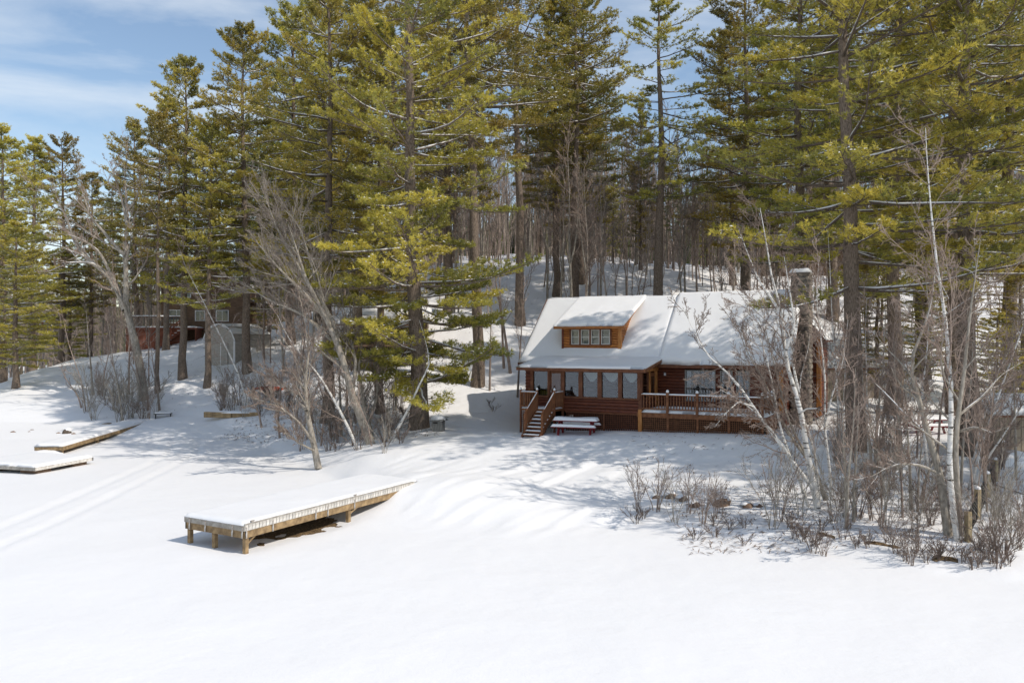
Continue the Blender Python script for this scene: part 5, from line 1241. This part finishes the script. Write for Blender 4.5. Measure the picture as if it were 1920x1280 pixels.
heroY(5, 0, 73, 245, PR4, 1.1, 'dense pine at the left edge of the picture', sxy=1.15)
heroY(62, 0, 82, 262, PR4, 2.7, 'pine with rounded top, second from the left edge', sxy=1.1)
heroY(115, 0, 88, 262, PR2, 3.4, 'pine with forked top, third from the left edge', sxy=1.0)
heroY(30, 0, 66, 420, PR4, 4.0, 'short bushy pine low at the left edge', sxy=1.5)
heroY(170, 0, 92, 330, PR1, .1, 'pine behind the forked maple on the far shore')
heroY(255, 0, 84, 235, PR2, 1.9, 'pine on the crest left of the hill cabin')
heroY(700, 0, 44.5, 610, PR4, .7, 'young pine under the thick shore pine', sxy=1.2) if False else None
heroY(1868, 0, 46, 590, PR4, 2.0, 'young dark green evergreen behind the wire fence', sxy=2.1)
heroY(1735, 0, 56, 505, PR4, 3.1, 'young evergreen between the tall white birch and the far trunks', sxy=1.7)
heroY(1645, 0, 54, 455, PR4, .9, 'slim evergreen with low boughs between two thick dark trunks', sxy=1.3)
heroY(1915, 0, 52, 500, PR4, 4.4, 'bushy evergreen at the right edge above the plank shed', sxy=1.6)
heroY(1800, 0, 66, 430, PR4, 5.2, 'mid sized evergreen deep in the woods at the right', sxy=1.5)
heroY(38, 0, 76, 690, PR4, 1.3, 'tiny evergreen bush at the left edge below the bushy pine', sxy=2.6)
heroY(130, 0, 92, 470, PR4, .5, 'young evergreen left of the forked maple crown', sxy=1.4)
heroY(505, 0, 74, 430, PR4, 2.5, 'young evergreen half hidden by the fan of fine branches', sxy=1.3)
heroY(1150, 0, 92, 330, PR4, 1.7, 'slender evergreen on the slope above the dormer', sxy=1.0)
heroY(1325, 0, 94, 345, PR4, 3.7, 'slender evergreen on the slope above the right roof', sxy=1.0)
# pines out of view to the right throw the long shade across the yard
for i, (x, y, h_) in enumerate(((28, 32, 31), (33, 24, 30), (45, 20, 30))):
    plant('pine_tree', (PR1, PR2, PR3)[i % 3], (x, y, tz(x, y)), h_, i*1.3, 'pine outside the right edge whose shade crosses the yard', 'pine tree', 'pines outside the right edge')
# forest behind
def skyline(px):
    return float(np.interp(px, [-300, 0, 100, 170, 250, 330, 420, 520, 600, 760, 1000, 1130, 1180, 1225, 1330, 1370, 1430, 1900, 2300], [250, 270, 300, 335, 290, 240, 190, 120, 60, 0, 40, 130, 250, 320, 300, 150, 60, -40, -60]))
cnt = 0
for k in range(86):
    Y = rnd.uniform(84, 150); px = rnd.uniform(-150, 2100); p = onground(px, Y)
    if px < 250 and Y < 95: continue
    top = skyline(px)+rnd.uniform(0, 130); h = CAMZ-(top-640)/F*Y-p.z; h = min(max(h, 11), 33)
    plant('pine_tree', rnd.choice(FP), p, h, rnd.uniform(0, 6.28), 'distant pine in the forest behind the clearing', 'pine tree', 'pines of the forest behind', sxy=h/28*rnd.uniform(.85, 1.2)); cnt += 1
# bare trees of the background woods
BG = []
for i, (H_, r0_) in enumerate(((13, .11), (15, .14), (11, .08), (16, .16), (9, .06), (14, .12))):
    r_ = random.Random(500+i); pts = [Vector((0, 0, -.4))]; x = y = 0
    for j in range(1, 7): x += r_.uniform(-.22, .22); y += r_.uniform(-.22, .22); pts.append(Vector((x, y, H_*j/6)))
    st_ = [(pts, r0_)]
    if i % 2: st_.append(([pts[2], pts[2]+Vector((.6, .3, 2)), pts[2]+Vector((1.3, .2, H_*.5))], r0_*.6))
    BG.append(bare_meshes(st_, 600+i, [dict(m=11, t0=.35, t1=1, ang=38, lr=.26, up=.5, rr=.5, npts=5, k=3, jit=.13, minr=.022), dict(m=6, t0=.15, t1=1, ang=36, lr=.45, up=.3, rr=.6, npts=4, k=3, jit=.15, minr=.017), ], fz=(9, .7, .013), bark=('twig', 'grey_bark')[i % 2], twig=('twig', 'grey_twig', 'twig')[i % 3], k0=5, snow=.3, npt0=8))
nb = 0
for k in range(330):
    Y = rnd.choice((rnd.uniform(62, 90), rnd.uniform(85, 125))); px = rnd.uniform(-60, 1990); p = onground(px, Y)
    if px < 250 and Y < 90: continue
    if 280 < px < 480 and Y < 86: continue
    if 610 < px < 780 and Y < 72: continue
    if 860 < px < 1010 and Y < 88 and rnd.random() < .55: continue
    hu, hv = (p.x-.77)*.885-(p.y-46.09)*.466, (p.x-.77)*.466+(p.y-46.09)*.885
    if -3 < hu < 17 and hv < 13: continue
    m_ = rnd.choice(BG); s_ = rnd.uniform(.7, 1.15); nb += 1
    o = empty('bare_tree', p, rnd.uniform(0, 6.28), 'thin leafless tree in the woods on the slope behind', 'tree', 'leafless trees on the wooded slope'); o.scale = (s_, s_, s_)
    for kk, me in m_.items(): obj(kk, me, o)
    if nb >= 290: break
# the brown haze of leafless trees on the slope, too many to count
def thicket():
    r_ = np.random.default_rng(77); pos = []
    while len(pos) < 1250:
        Y = rnd.uniform(64, 150) if len(pos) < 820 else rnd.uniform(96, 135); px = rnd.uniform(-100, 2050); x = (px-960)/F*Y
        if px < 240 and Y < 92: continue
        if 270 < px < 480 and Y < 92: continue
        if 600 < px < 790 and Y < 72: continue
        if 880 < px < 1010 and Y < 86 and rnd.random() < .75: continue
        if 860 < px < 1560 and (Y < 68 or (Y < 84 and rnd.random() < .35)): continue
        pos.append((x, Y, tz(x, Y)-.2))
    pos = np.array(pos); B = len(pos); H_ = np.where(pos[:, 1] > 88, r_.uniform(9, 17, B), r_.uniform(5, 11, B))
    P = np.empty((B, 6, 3)); P[:, 0] = pos
    for j in range(1, 6): P[:, j] = P[:, j-1]+np.stack([r_.normal(size=B)*.22, r_.normal(size=B)*.22, H_/5], 1)
    Rr = (H_*.006+.01)[:, None]*np.linspace(1, .3, 6); parts = [tubes(P, Rr, 4)]
    c = spawn(P, Rr, 10, .2, 1, 40, .28, .5, .5, 4, jit=.15, rg=r_, minr=.018); parts.append(tubes(*c, 3))
    V, Q = merge(parts); V, Q, T = tri_add(V, Q, fuzz(*c, 12, .65, 40, .013, r_))
    o = obj('leafless_thicket', np_mesh('leafless_thicket', V, T=T, Q=Q, mat=M['pale_twig'])); tag(o, 'brown thicket of leafless saplings covering the slope behind', 'thicket', kind='stuff')
thicket()
# far woods across the cove, read as one mass
V = []; Q = []
for k in range(2600):
    x = rnd.uniform(-330, 330); y = rnd.uniform(152, 240); z = tz(x, y); h_ = rnd.uniform(8, 17); w_ = rnd.uniform(1.2, 3); b = len(V)
    for (ax, ay) in ((1, 0), (0, 1), (.7, .7)):
        b = len(V); t = rnd.uniform(.1, .4); V += [(x-ax*w_, y-ay*w_, z+h_*t), (x+ax*w_, y+ay*w_, z+h_*(t+.1)), (x+rnd.uniform(-.5, .5), y, z+h_)]
        Q.append((b, b+1, b+2))
o = obj('far_woods', np_mesh('far_woods', V, T=Q, mat=M['far_needles'], smooth=False, attr=rng.random(len(V)))); tag(o, 'dark far woods beyond the slope', 'woods', kind='stuff')
